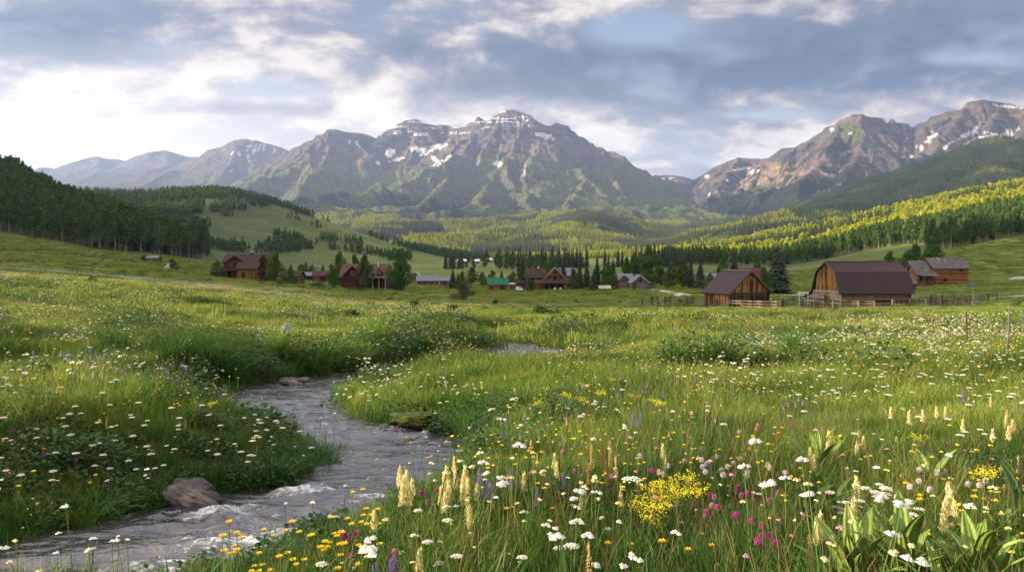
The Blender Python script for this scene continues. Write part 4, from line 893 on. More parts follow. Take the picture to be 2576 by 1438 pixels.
place('rust_seedheads', RUm, 24, 64, 2.2, 1033, 'rust red seed heads in the middle meadow', lambda x, y: np.clip(g(PX(x, y), 1900, 330) * ss(fbm(x / 8, y / 5, 3, 643), -.15, .15), 0, 1))
place('tan_seedheads', TAm, 4, 40, .5, 1035, 'straw coloured grass seed heads in the meadow', lambda x, y: ss(pn(x, y, 4, 645), .0, .3) * (1 - .7 * wet(x, y)))
# ------------------------------------------------------------------ building materials
def osc(t, v): return t.n('ShaderNodeVectorMath', {0: t.n('ShaderNodeTexCoord').outputs['Object'], 1: v}, operation='MULTIPLY').outputs[0]
def plank(name, cols, vertical=True, period=.22, dark=.55):
    def f(t, b):
        oc = t.n('ShaderNodeTexCoord').outputs['Object']; s = t.n('ShaderNodeSeparateXYZ', {0: oc}).outputs
        run = t.m('ADD', s[0], s[1]) if vertical else s[2]
        q = t.m('DIVIDE', run, period); cell = t.m('FLOOR', q); fr = t.m('FRACT', q)
        rv = t.n('ShaderNodeTexWhiteNoise', {'W': cell}, noise_dimensions='1D').outputs['Value']
        st = t.noise(osc(t, (3, 3, .5) if vertical else (.5, .5, 4)), 1.6, 5, .65); blot = t.noise(osc(t, (1, 1, .6)), .55, 4, .6)
        c = t.ramp(t.m('ADD', t.m('MULTIPLY', rv, .35), t.m('ADD', t.m('MULTIPLY', st, .45), t.m('MULTIPLY', blot, .45))), [(.44 + .105 * i, c_) for i, c_ in enumerate(cols)])
        gap = t.mr(t.m('MINIMUM', fr, t.m('SUBTRACT', 1.0, fr)), 0, .12, dark, 1.0); gap.node.clamp = True
        h = t.m('MULTIPLY', gap, 1.0) if vertical else t.m('SINE', t.m('MULTIPLY', fr, 3.1416))
        bump(t, b, t.m('ADD', h, t.m('MULTIPLY', st, .3)), .06 if not vertical else .03, 1.0)
        return t.mix(1.0, c, t.n('ShaderNodeCombineXYZ', {0: gap, 1: gap, 2: gap}).outputs[0], 'MULTIPLY')
    return mat(name, f, .85, .15)
def roofm(name, c, period=.45, axis=0, stain=(.8, 1.2), rough=.5, patch=None):
    def f(t, b):
        oc = t.n('ShaderNodeTexCoord').outputs['Object']; s = t.n('ShaderNodeSeparateXYZ', {0: oc}).outputs
        fr = t.m('FRACT', t.m('DIVIDE', s[axis], period)); seam = t.mr(fr, 0, .14, 1, 0); seam.node.clamp = True
        nz = t.noise(oc, .7, 6, .65); n2 = t.noise(osc(t, (6, .6, .6) if axis == 0 else (.6, 6, .6)), 1, 3, .6)
        bump(t, b, t.m('ADD', seam, t.m('MULTIPLY', nz, .15)), .05)
        k = t.m('ADD', t.m('MULTIPLY', t.mr(nz, .3, .7, *stain), .7), t.m('MULTIPLY', t.mr(n2, .3, .7, .8, 1.2), .3))
        cc = t.mix(1.0, (*c,), t.n('ShaderNodeCombineXYZ', {0: k, 1: k, 2: k}).outputs[0], 'MULTIPLY')
        cc = t.mix(t.m('MULTIPLY', seam, .35), cc, (c[0] * .4, c[1] * .4, c[2] * .4))
        if patch:
            f2 = t.mr(t.noise(oc, 1.1, 5, .7), .60, .66); f2.node.clamp = True; cc = t.mix(f2, cc, patch)
        return cc
    return mat(name, f, max(rough, .75), .15)
def shing(name, c):
    def f(t, b):
        oc = t.n('ShaderNodeTexCoord').outputs['Object']; s = t.n('ShaderNodeSeparateXYZ', {0: oc}).outputs
        br = t.n('ShaderNodeTexBrick', {'Vector': t.n('ShaderNodeCombineXYZ', {0: t.m('ADD', s[0], s[1]), 1: s[2], 2: 0.0}).outputs[0], 'Color1': (*[q * .85 for q in c], 1), 'Color2': (*[q * 1.2 for q in c], 1), 'Mortar': (*[q * .5 for q in c], 1), 'Scale': 1.0, 'Mortar Size': .015, 'Brick Width': .35, 'Row Height': .14})
        bump(t, b, br.outputs['Fac'], -.02); return t.mix(1.0, br.outputs['Color'], t.ramp(t.noise(oc, .9, 6, .7), [(.3, (.75, .75, .78)), (.7, (1.25, 1.2, 1.15))]), 'MULTIPLY')
    return mat(name, f, .85, .15)
W_OR = plank('sunburnt_planks', [(.022, .013, .008), (.085, .038, .013), (.27, .125, .034), (.42, .21, .062)])
W_DK = plank('blackened_planks', [(.010, .007, .006), (.024, .016, .011), (.060, .036, .018), (.15, .085, .033)])
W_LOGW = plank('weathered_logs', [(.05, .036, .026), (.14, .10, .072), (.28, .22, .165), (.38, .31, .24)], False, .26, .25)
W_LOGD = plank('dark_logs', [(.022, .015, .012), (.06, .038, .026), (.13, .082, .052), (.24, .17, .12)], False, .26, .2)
W_LOD = plank('brown_logs', [(.030, .014, .008), (.062, .028, .012), (.11, .050, .019), (.15, .070, .026)], False, .28, .35)
W_YEL = plank('golden_planks', [(.07, .036, .011), (.12, .062, .018), (.17, .092, .026), (.21, .12, .036)], True, .25, .6)
W_RED = plank('dark_red_siding', [(.025, .009, .008), (.042, .014, .012), (.06, .021, .017), (.08, .031, .023)], False, .2, .5)
W_ORL = plank('orange_log_siding', [(.10, .038, .013), (.17, .066, .022), (.25, .105, .034), (.33, .145, .048)], False, .24, .45)
W_GRY = plank('grey_stone_logs', [(.05, .04, .038), (.10, .08, .072), (.16, .13, .12), (.23, .19, .17)], False, .24, .35)
W_BRK = plank('red_cabin_siding', [(.10, .03, .018), (.15, .048, .027), (.20, .07, .038), (.24, .095, .055)], False, .22, .6)
W_FEN = plank('fence_wood', [(.04, .032, .027), (.08, .066, .055), (.13, .11, .09), (.2, .17, .145)], True, .5, .9)
R_PUR = roofm('purple_brown_metal', (.044, .028, .033)); R_PURy = roofm('brown_metal_roof', (.066, .047, .052), .45, 1)
R_BRN = shing('brown_shingles', (.062, .040, .034)); R_PNK = shing('reddish_shingles', (.115, .070, .062)); R_GRY = roofm('patchy_grey_roof', (.10, .092, .092), .6, 0, (.7, 1.3), .6, (.42, .42, .42))
R_GRN = roofm('green_metal_roof', (.025, .13, .085)); R_MAR = roofm('maroon_metal_roof', (.10, .028, .030)); R_SIL = roofm('silver_metal_roof', (.16, .185, .23), .5); R_PAL = roofm('pale_wood_roof', (.42, .36, .29), .6)
M_glass = plain('window_glass', (.012, .014, .018), .08); M_frame = plain('dark_frame', (.06, .04, .03)); M_wframe = plain('white_trim', (.70, .70, .68)); M_trim = plain('fascia_board', (.10, .065, .05)); M_pale = plain('pale_trim', (.42, .38, .33)); M_stonew = plain('chimney_stone', (.09, .08, .075)); M_cap = plain('white_cap', (.72, .74, .76))
def box(x0, x1, y0, y1, z0, z1):
    return [(x0, y0, z0), (x1, y0, z0), (x1, y1, z0), (x0, y1, z0), (x0, y0, z1), (x1, y0, z1), (x1, y1, z1), (x0, y1, z1)], [(0, 3, 2, 1), (4, 5, 6, 7), (0, 1, 5, 4), (1, 2, 6, 5), (2, 3, 7, 6), (3, 0, 4, 7)]
def beam(a, b, w, h=None):
    a, b = np.array(a, float), np.array(b, float); d = b - a; d /= np.linalg.norm(d); u = np.cross(d, (0, 0, 1.0)) if abs(d[2]) < .95 else np.array((1.0, 0, 0)); u /= np.linalg.norm(u); v = np.cross(d, u); h = h or w; V = []
    for p in (a, b):
        for su, sv in ((-1, -1), (1, -1), (1, 1), (-1, 1)): V.append(p + u * su * w / 2 + v * sv * h / 2)
    return V, [(0, 1, 2, 3), (7, 6, 5, 4), (0, 4, 5, 1), (1, 5, 6, 2), (2, 6, 7, 3), (3, 7, 4, 0)]
def pmesh(name, geos, m, parent):
    v, f = join(geos); return link(name, mesh_from(name, v, f, (m,)), parent)
def slab(pts, th):
    """quad roof slab with thickness along its normal"""
    p = [np.array(q, float) for q in pts]; n = np.cross(p[1] - p[0], p[3] - p[0]); n /= np.linalg.norm(n)
    if n[2] < 0: n = -n
    V = [q for q in p] + [q + n * th for q in p]; return V, [(0, 3, 2, 1), (4, 5, 6, 7), (0, 1, 5, 4), (1, 2, 6, 5), (2, 3, 7, 6), (3, 0, 4, 7)]
class House:
    def __init__(s, name, px, Y, rz, label, cat, dz=0.0, group=None, X=None):
        x = (px - CX) * Y / F if X is None else X; s.e = empty(name, (x, Y, gz(x, Y) - .15 + dz), R(rz), label, cat, group)
    def body(s, x0, x1, y0, y1, eave, ridge, wall, roof, axis='x', over=.5, th=.14, z0=-.6, gable=None, lo=0.0, gtop=None, trim=M_trim):
        """walls with gables and a two-sided roof; ridge along the axis"""
        if axis == 'x':
            ym = (y0 + y1) / 2; V = [(x0, y0, z0), (x1, y0, z0), (x1, y1, z0), (x0, y1, z0), (x0, y0, eave), (x1, y0, eave), (x1, y1, eave), (x0, y1, eave), (x0, ym, ridge), (x1, ym, ridge)]
            Fc = [(0, 1, 5, 4), (2, 3, 7, 6), (1, 2, 6, 9, 5), (3, 0, 4, 8, 7), (4, 5, 9, 8), (6, 7, 8, 9)]
            k = (ridge - eave) / (ym - y0); e0 = eave - over * k
            rf = [slab([(x0 - over, y0 - over, e0), (x1 + over, y0 - over, e0), (x1 + over, ym, ridge), (x0 - over, ym, ridge)], th), slab([(x0 - over, ym, ridge), (x1 + over, ym, ridge), (x1 + over, y1 + over, e0), (x0 - over, y1 + over, e0)], th)]
            tr = [beam((xx, ya, za - .02), (xx, ym, ridge - .02), .06, .22) for xx in (x0 - over - .02, x1 + over + .02) for ya, za in ((y0 - over, e0), (y1 + over, e0))]
        else:
            xm = (x0 + x1) / 2; V = [(x0, y0, z0), (x1, y0, z0), (x1, y1, z0), (x0, y1, z0), (x0, y0, eave), (x1, y0, eave), (x1, y1, eave), (x0, y1, eave), (xm, y0, ridge), (xm, y1, ridge)]
            Fc = [(0, 1, 5, 8, 4), (2, 3, 7, 9, 6), (1, 2, 6, 5), (3, 0, 4, 7), (4, 8, 9, 7), (8, 5, 6, 9)]
            k = (ridge - eave) / (xm - x0); e0 = eave - over * k
            rf = [slab([(x0 - over, y0 - over, e0), (x0 - over, y1 + over, e0), (xm, y1 + over, ridge), (xm, y0 - over, ridge)], th), slab([(xm, y0 - over, ridge), (xm, y1 + over, ridge), (x1 + over, y1 + over, e0), (x1 + over, y0 - over, e0)], th)]
            tr = [beam((xa, yy, za - .02), (xm, yy, ridge - .02), .06, .22) for yy in (y0 - over - .02, y1 + over + .02) for xa, za in ((x0 - over, e0), (x1 + over, e0))]
        w = link('wall', mesh_from('wall', V, Fc, (wall,)), s.e); r = pmesh('roof', rf, roof, s.e); pmesh('fascia', tr, trim, r); return w, r
    def win(s, x, z, w, h, y, side='y', fm=None, mull=True):
        """window on a wall facing -y (side y) or +-x (side x, y gives the position)"""
        t_ = .07; g_ = []
        if side == 'y':
            fr = [box(x - w / 2 - t_, x + w / 2 + t_, y - .07, y + .02, z - h / 2 - t_, z - h / 2), box(x - w / 2 - t_, x + w / 2 + t_, y - .07, y + .02, z + h / 2, z + h / 2 + t_), box(x - w / 2 - t_, x - w / 2, y - .07, y + .02, z - h / 2, z + h / 2), box(x + w / 2, x + w / 2 + t_, y - .07, y + .02, z - h / 2, z + h / 2)]
            if mull: fr += [box(x - .025, x + .025, y - .06, y + .02, z - h / 2, z + h / 2)]
            pn_ = box(x - w / 2, x + w / 2, y - .03, y + .02, z - h / 2, z + h / 2)
        else:
            sx_ = math.copysign(1, x) if side == 'x' else side; a_, b_ = sorted((x + .02 * -s_sign(side), x + .07 * s_sign(side)))
            fr = [box(a_, b_, y - w / 2 - t_, y + w / 2 + t_, z - h / 2 - t_, z - h / 2), box(a_, b_, y - w / 2 - t_, y + w / 2 + t_, z + h / 2, z + h / 2 + t_), box(a_, b_, y - w / 2 - t_, y - w / 2, z - h / 2, z + h / 2), box(a_, b_, y + w / 2, y + w / 2 + t_, z - h / 2, z + h / 2)]
            c_, d_ = sorted((x - .02 * s_sign(side), x + .03 * s_sign(side))); pn_ = box(c_, d_, y - w / 2, y + w / 2, z - h / 2, z + h / 2)
        f = pmesh('window', fr, fm or M_frame, s.e); pmesh('pane', [pn_], M_glass, f)
    def door(s, x, w, h, y, m, z0=0.0):
        d = pmesh('door', [box(x - w / 2, x + w / 2, y - .05, y + .02, z0, z0 + h)], m, s.e); pmesh('door_frame', [box(x - w / 2 - .1, x - w / 2, y - .08, y + .02, z0, z0 + h), box(x + w / 2, x + w / 2 + .1, y - .08, y + .02, z0, z0 + h), box(x - w / 2 - .1, x + w / 2 + .1, y - .08, y + .02, z0 + h, z0 + h + .12)], M_trim, d)
        pmesh('handle', [box(x + w * .32, x + w * .32 + .05, y - .11, y - .05, z0 + h * .48, z0 + h * .52)], M_dark, d)
    def chimney(s, x, y, z0, z1, w=.9, m=None, cap=True):
        c = pmesh('chimney', [box(x - w / 2, x + w / 2, y - w / 2, y + w / 2, z0, z1)], m or M_stonew, s.e)
        if cap: pmesh('chimney_cap', [box(x - w * .6, x + w * .6, y - w * .6, y + w * .6, z1 + .12, z1 + .24), box(x - w * .4, x + w * .4, y - w * .4, y + w * .4, z1, z1 + .12)], M_cap, c)
    def porch(s, x0, x1, y0, y1, zt, zb, roof, posts=4, m=None):
        r = pmesh('porch_roof', [slab([(x0 - .3, y0 - .3, zb), (x1 + .3, y0 - .3, zb), (x1 + .3, y1, zt), (x0 - .3, y1, zt)], .12)], roof, s.e)
        for i in range(posts): q = x0 + .1 + (x1 - x0 - .2) * i / (posts - 1); pmesh('porch_post', [beam((q, y0, -.6), (q, y0, zb + .02), .2)], m or M_trim, s.e)
        pmesh('porch_deck', [box(x0, x1, y0, y1 - .01, -.6, .12)], M_trim, s.e)
def s_sign(side): return 1 if side == '+x' else -1
# big gambrel barn
b = House('gambrel_barn', 0, 143, 7, 'big barn with purple brown gambrel roof, golden plank gable and log base', 'barn', X=59.1)
L_, w_ = 13.7, 9.5
prof = [(0, 2.9), (1.5, 6.3), (w_ / 2, 8.15), (w_ - 1.5, 6.3), (w_, 2.9)]
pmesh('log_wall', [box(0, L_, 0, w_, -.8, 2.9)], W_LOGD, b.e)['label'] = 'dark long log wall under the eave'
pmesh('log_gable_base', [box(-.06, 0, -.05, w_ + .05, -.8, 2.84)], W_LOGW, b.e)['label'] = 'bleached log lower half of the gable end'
V = []
for xx in (-.10, 0): V += [(xx, p[0] if i not in (0, 4) else p[0] + (.35 if i == 0 else -.35), p[1]) for i, p in enumerate(prof)]
pmesh('plank_gable', [(V, [(4, 3, 2, 1, 0), (5, 6, 7, 8, 9), (0, 1, 6, 5), (1, 2, 7, 6), (2, 3, 8, 7), (3, 4, 9, 8), (4, 0, 5, 9)])], W_OR, b.e)['label'] = 'golden brown vertical plank gable'
V = [(L_, p[0], p[1]) for p in prof] + [(L_ + .05, p[0], p[1]) for p in prof]
pmesh('rear_gable', [(V, [(4, 3, 2, 1, 0), (5, 6, 7, 8, 9), (0, 1, 6, 5), (1, 2, 7, 6), (2, 3, 8, 7), (3, 4, 9, 8), (4, 0, 5, 9)])], W_DK, b.e)
o_ = .45; rp = [(-.35, 2.55), (1.38, 6.38), (w_ / 2, 8.27), (w_ - 1.38, 6.38), (w_ + .35, 2.55)]
rr = []
for i in range(4):
    a_, c_ = rp[i], rp[i + 1]; rr.append(slab([(-o_, a_[0], a_[1]), (L_ + o_, a_[0], a_[1]), (L_ + o_, c_[0], c_[1]), (-o_, c_[0], c_[1])], .12))
ro = pmesh('roof', rr, R_PUR, b.e); pmesh('verge_board', [beam((-o_ - .03, rp[i][0], rp[i][1]), (-o_ - .03, rp[i + 1][0], rp[i + 1][1]), .06, .26) for i in range(4)], M_trim, ro)
pmesh('ridge_cap', [beam((-o_, w_ / 2, 8.43), (L_ + o_, w_ / 2, 8.43), .35, .08)], M_trim, ro)
d = pmesh('barn_door', [box(-.16, -.06, 3.6, 5.5, -.5, 2.1)], W_OR, b.e); pmesh('door_brace', [box(-.20, -.16, 3.6, 5.5, -.2, -.02), box(-.20, -.16, 3.6, 5.5, 1.5, 1.68)], M_trim, d)
pmesh('trim_board', [box(-.14, -.06, 0, w_, 2.84, 3.0)], M_pale, b.e); pmesh('corner_board', [box(-.12, .12, -.06, -.001, -.8, 2.55)], M_pale, b.e); pmesh('corner_board', [box(-.12, -.06, w_ + .05, w_ + .2, -.8, 2.9)], M_pale, b.e)
V = [(0, w_ + .2, -.8), (5, w_ + .2, -.8), (5, w_ + 3.4, -.8), (0, w_ + 3.4, -.8), (0, w_ + .2, 2.5), (5, w_ + .2, 2.5), (5, w_ + 3.4, 1.3), (0, w_ + 3.4, 1.3)]
pmesh('lean_to_wall', [(V, [(0, 1, 5, 4), (1, 2, 6, 5), (2, 3, 7, 6), (3, 0, 4, 7), (4, 5, 6, 7)])], W_LOGW, b.e)
pmesh('lean_to_roof', [slab([(-.3, w_ + .25, 2.75), (5.2, w_ + .25, 2.75), (5.2, w_ + 3.9, 1.35), (-.3, w_ + 3.9, 1.35)], .1)], R_PUR, b.e)
# small plank barn
b = House('plank_barn', 0, 142, 25, 'small barn with plain gable roof and black stained orange planks', 'barn', X=38.9)
b.body(0, 9.2, 0, 7.2, 2.95, 6.75, W_DK, R_PURy, 'y', .45)
pmesh('gable_beam', [box(-.05, 9.25, -.1, -.002, 2.75, 2.95)], M_frame, b.e); pmesh('side_planks', [box(-.07, -.002, 0, 7.2, .55, 2.6)], W_OR, b.e)['label'] = 'orange plank side wall'; pmesh('side_base', [box(-.09, -.002, 0, 7.2, -.8, .549)], W_LOGW, b.e)
pmesh('gable_planks', [([(.35, -.06, 2.96), (8.85, -.06, 2.96), (4.6, -.06, 6.45), (.35, -.002, 2.96), (8.85, -.002, 2.96), (4.6, -.002, 6.45)], [(0, 1, 2), (5, 4, 3), (0, 3, 4, 1), (1, 4, 5, 2), (2, 5, 3, 0)])], W_OR, b.e)['label'] = 'orange and black plank gable'
d = pmesh('sliding_door', [box(2.6, 5.4, -.12, -.02, -.5, 2.5)], W_DK, b.e); pmesh('door_rail', [box(1.5, 8, -.16, -.10, 2.52, 2.62)], M_dark, d); pmesh('ridge_cap', [beam((4.6, -.45, 6.93), (4.6, 7.65, 6.93), .4, .07)], M_pale, b.e)
# lodge
b = House('log_lodge', 563, 255, 0, 'large two storey brown log lodge with white capped chimney on the left slope', 'house', .6)
b.body(0, 14.9, 0, 8, 5.2, 7.7, W_LOD, R_BRN, 'x', .7); b.body(.9, 7.5, -1.6, 3.8, 5.0, 7.25, W_LOD, R_BRN, 'y', .6); b.body(5.8, 12.0, -5.0, 1.2, 3.3, 5.2, W_YEL, R_BRN, 'x', .5); b.body(11.4, 14.8, -1.2, 3.8, 5.3, 7.5, W_LOD, R_BRN, 'y', .5)
b.chimney(7.8, 4, 6.5, 8.3, .95); b.win(4.2, 4.1, 1.1, 1.6, -1.6); b.win(13.1, 4.3, .9, 1.6, -1.2); b.win(13.1, 1.5, .9, 1.4, -1.2); b.win(2.3, 1.3, 1.2, 1.8, -1.6); b.win(8, 1.2, .8, 1.2, -5.0); b.win(12.0, 1.5, 1.0, 1.4, -2.6, '+x'); b.win(12.0, 3.3, .8, .9, -2.6, '+x'); b.door(5.0, 1.2, 2.1, -1.6, M_frame)
b.porch(.4, 5.6, -3.4, -1.6, 2.9, 2.6, R_BRN, 4)
b = House('brown_shed', 531, 262, 0, 'low brown roofed shed at the left end of the log lodge', 'shed', .3); b.body(0, 3.2, 0, 3, 1.5, 2.6, W_LOD, R_BRN, 'x', .3); b.door(1.2, .8, 1.4, 0, M_frame)
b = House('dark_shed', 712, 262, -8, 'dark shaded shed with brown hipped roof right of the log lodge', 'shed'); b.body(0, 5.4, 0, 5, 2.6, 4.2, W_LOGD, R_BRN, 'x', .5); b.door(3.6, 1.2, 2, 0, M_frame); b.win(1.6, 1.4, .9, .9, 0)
b = House('low_cabin', 752, 330, -4, 'low cabin with silver metal roof right of the lodge', 'house'); b.body(0, 5.6, 0, 5, 2.2, 3.5, W_RED, R_SIL, 'x', .4); b.win(1.6, 1.2, .9, .9, 0); b.win(4, 1.2, .9, .9, 0); b.chimney(4.9, 2.5, 3, 4.6, .3, cap=False)
b = House('low_cabin', 786, 328, -4, 'low cabin with dark red roof and a white window strip beside the silver roofed cabin', 'house'); b.body(0, 6.0, 0, 5, 2.4, 4.2, W_RED, R_MAR, 'x', .4); b.win(1.6, 1.3, 2.2, 1.0, 0, fm=M_wframe); b.win(4.4, 1.3, .8, .9, 0)
b = House('red_house', 858, 245, -3, 'dark red house with reddish shingle roof, front gable and porch between tall trees', 'house')
b.body(0, 14.0, 0, 8, 3.8, 7.3, W_RED, R_PNK, 'x', .6); b.body(1.4, 7.2, -2.6, 4, 4.1, 6.9, W_RED, R_PNK, 'y', .5); b.win(4.3, 4.6, .8, 1.2, -2.6, fm=M_pale); b.win(5.8, 1.5, 1, 1.3, -2.6); b.porch(8.4, 14.4, -2.6, 0, 3.7, 3.1, R_PNK, 4, M_pale); b.win(10.2, 1.8, 1.4, 1.4, 0); b.door(12.4, 1.0, 2.1, 0, M_frame); b.chimney(10.9, 3, 5.5, 8.0, .22, M_cap, False)
b.body(11.2, 12.8, -.5, 3, 5.1, 6.0, W_RED, R_PNK, 'y', .25); b.win(12, 4.8, .9, .8, -.5, fm=M_wframe)
b = House('red_cabin', 1049, 340, 5, 'low orange red cabin, grey blue roof, white windows, wider of the red pair', 'cabin'); b.body(0, 9.0, 0, 6, 2.1, 4.0, W_BRK, R_SIL, 'x', .5); b.win(3.6, 1.1, 2.6, .8, 0, fm=M_wframe); b.win(7.4, 1.1, .8, .8, 0, fm=M_wframe)
b = House('red_cabin', 1107, 335, -10, 'small orange red cabin with grey blue roof, smaller of the red pair', 'cabin'); b.body(0, 4.4, 0, 5, 2.3, 3.7, W_BRK, R_SIL, 'x', .4); b.win(2.2, 1.2, .8, .8, 0)
b = House('red_cabin', 1035, 385, 0, 'pale roofed red cabin peeking from behind the big round cottonwood', 'cabin'); b.body(0, 4.2, 0, 5, 2.6, 4.3, W_BRK, R_PAL, 'y', .5); b.win(2.1, 1.4, .8, .8, 0)
b = House('green_roof_shed', 1228, 285, 6, 'orange shed with a bright green metal roof', 'shed'); b.body(0, 7.0, 0, 5, 2.6, 4.7, W_ORL, R_GRN, 'x', .35); b.win(1.2, 1.3, .7, .8, 0); b.door(5.2, 1.6, 2.0, 0, W_DK)
b = House('yellow_lean_to', 1283, 284, 4, 'small yellow plank lean-to right of the green roofed shed', 'shed'); pmesh('wall', [box(0, 1.9, 0, 3, -.6, 2.3)], W_YEL, b.e); pmesh('roof', [slab([(-.2, -.3, 2.32), (2.1, -.3, 2.32), (2.1, 3.2, 2.7), (-.2, 3.2, 2.7)], .1)], R_PAL, b.e); b.door(1, .8, 1.8, 0, W_ORL)
b = House('small_shed', 1298, 286, 0, 'small brown shed with greyish roof left of the two storey house', 'shed'); b.body(0, 3.2, 0, 4, 2.7, 4.3, W_LOD, R_BRN, 'x', .3); b.door(1.5, 1.4, 2.0, 0, M_frame)
b = House('two_storey_house', 1325, 280, 0, 'orange brown two storey house with a steep front gable and a full width porch', 'house')
b.body(0, 6.4, 0, 7, 5.0, 8.0, W_ORL, R_BRN, 'x', .5); b.body(6.4, 13.4, -1.2, 6.5, 4.8, 8.4, W_ORL, R_BRN, 'y', .6, trim=M_pale); b.porch(3.0, 15.0, -4.0, -1.2, 3.9, 2.9, R_BRN, 6); b.win(9.9, 4.5, 1.2, 1.6, -1.2); b.win(8.0, 4.9, .6, .7, -1.2); b.win(11.8, 4.9, .6, .7, -1.2); b.win(9.9, 6.6, .6, .8, -1.2); b.win(2.2, 4.1, .8, .8, 0); b.win(4.4, 4.1, .8, .8, 0); b.win(12, 1.6, 1.5, 1.3, -1.2); b.door(6.9, 1.2, 2.1, -1.2, M_frame); b.win(9, 1.6, 1.2, 1.3, -1.2); b.win(2, 1.6, 1.2, 1.3, 0); b.chimney(4.2, 3.5, 7, 8.6, .5, M_cap, False)
b = House('grey_roof_house', 1408, 330, 10, 'pale grey shingled house behind the two storey house', 'house'); b.body(0, 7, 0, 7, 4.6, 7.6, W_GRY, R_SIL, 'x', .4); b.win(3.5, 3.4, .9, 1, 0)
b = House('silver_lean_to', 1425, 292, 0, 'low shed with silver roof at the right end of the two storey house', 'shed'); b.body(0, 3.0, 0, 4, 2.5, 3.6, W_LOD, R_SIL, 'x', .3); b.door(1.5, .9, 1.9, 0, M_frame)
b = House('cream_kiosk', 1508, 262, 0, 'tiny cream hut with pale roof standing before the conifers', 'hut'); b.body(0, 3.6, 0, 2.2, .95, 1.8, W_GRY, R_PAL, 'x', .25); b.win(1.8, .5, .7, .4, 0)
b = House('stone_cabin', 1556, 266, 0, 'left one of the two grey log cabins, with arched dark door under a grey roof', 'cabin'); b.body(0, 4.4, 0, 6, 2.6, 4.6, W_GRY, R_BRN, 'y', .45, trim=M_trim); b.body(.4, 5.2, 2.5, 7.5, 3.4, 5.2, W_GRY, R_SIL, 'x', .4); b.door(3.5, .9, 2.0, 0, M_frame)
b = House('stone_cabin', 1590, 255, 0, 'right one of two grey log cabins, with pale gable boards and attic window', 'cabin'); b.body(0, 5.4, 0, 7, 2.7, 5.0, W_GRY, R_SIL, 'y', .45, trim=M_pale); b.win(2.8, 3.4, .7, .7, 0); b.door(.8, .8, 2.3, 0, M_frame)
pmesh('lean_to_wall', [box(5.45, 7.6, .5, 6, -.6, 1.8)], W_GRY, b.e); pmesh('lean_to_roof', [slab([(5.45, .2, 2.9), (5.45, 6.2, 2.9), (8.0, 6.2, 1.8), (8.0, .2, 1.8)], .1)], R_SIL, b.e)
b = House('silver_roof_house', 1776, 250, 8, 'low house with a bright silver metal roof behind the bushes', 'house', .8); b.body(0, 4.6, 0, 5, 2.4, 4.0, W_GRY, R_SIL, 'x', .4, trim=M_wframe); b.win(2.3, 1.4, .8, .8, 0)
b = House('maroon_roof_house', 1871, 245, 0, 'house with a plain maroon metal roof behind the plank barn', 'house', .9); b.body(0, 7.2, 0, 7, 2.4, 5.6, W_RED, R_MAR, 'x', .4); b.win(2, 1.4, .8, .8, 0)
# orange log house at right
b = House('orange_log_house', 2308, 238, 8, 'orange log house in two blocks with patchy grey roofs on the right slope', 'house', .9); b.e.scale = (1.12, 1.12, 1.12)
b.body(0, 5.2, 0, 7.6, 2.7, 6.3, W_ORL, R_GRY, 'x', .4); b.body(5.4, 15.6, .8, 7.4, 4.5, 7.1, W_ORL, R_GRY, 'x', .45)
for (yy, zz_, ww, hh_) in ((3.8, 4.0, .9, 1.3), (3.8, 1.5, 1.3, .9)): b.win(0, zz_, ww, hh_, yy, '-x')
b.win(5.4, 5.0, .8, 1.3, 4.1, '-x'); b.win(8.6, 1.2, 1.0, .7, .8); b.win(13.4, 4.0, 1.0, .8, .8); b.door(3.2, 1.0, 2.0, 0, M_frame); b.win(1.2, 1.5, .9, 1, 0)
b.porch(.2, 5.2, -2.2, 0, 2.7, 2.3, R_GRY, 4); pmesh('roof_vent', [tube([(14.4, 3.2, 6.2), (14.4, 3.2, 7.6)], [.1, .1], 8)], M_dark, b.e); pmesh('meter_box', [box(15.62, 16.3, 2.5, 3.2, .8, 2.6)], M_wframe, b.e)
b = House('grey_shed', 2282, 215, 0, 'small dark shed with grey roof between the gambrel barn and the orange log house', 'shed'); b.body(0, 2.4, 0, 3, 2.2, 3.4, W_DK, R_GRY, 'x', .3); b.door(1.3, .9, 1.8, 0, W_LOD)
b = House('field_shelter', 355, 335, -6, 'small dark field shelter with a pale blue grey roof alone on the left hillside', 'hut', .1); b.body(2.2, 7.4, 0, 3, 1.6, 2.5, W_LOGD, R_SIL, 'x', .25); b.body(-.2, 2.0, 0, 3, 1.5, 2.8, W_DK, R_BRN, 'y', .15); b.win(4, .8, 1, .8, 0, fm=M_wframe)
for i, (px_, Y_, l_) in enumerate(((1150, 1120, 'leftmost white roofed farm building far off in the valley'), (1187, 1120, 'middle white roofed farm building far off in the valley'), (1222, 1130, 'rightmost white roofed farm building far off in the valley'))):
    b = House('far_farmhouse', px_, Y_, 0, l_, 'farmhouse', .5, 'far white farm buildings'); b.body(0, 13 - 2 * i, 0, 9, 3.2, 6, W_GRY, plain('white_roof', (.62, .62, .62)), 'x', .5)
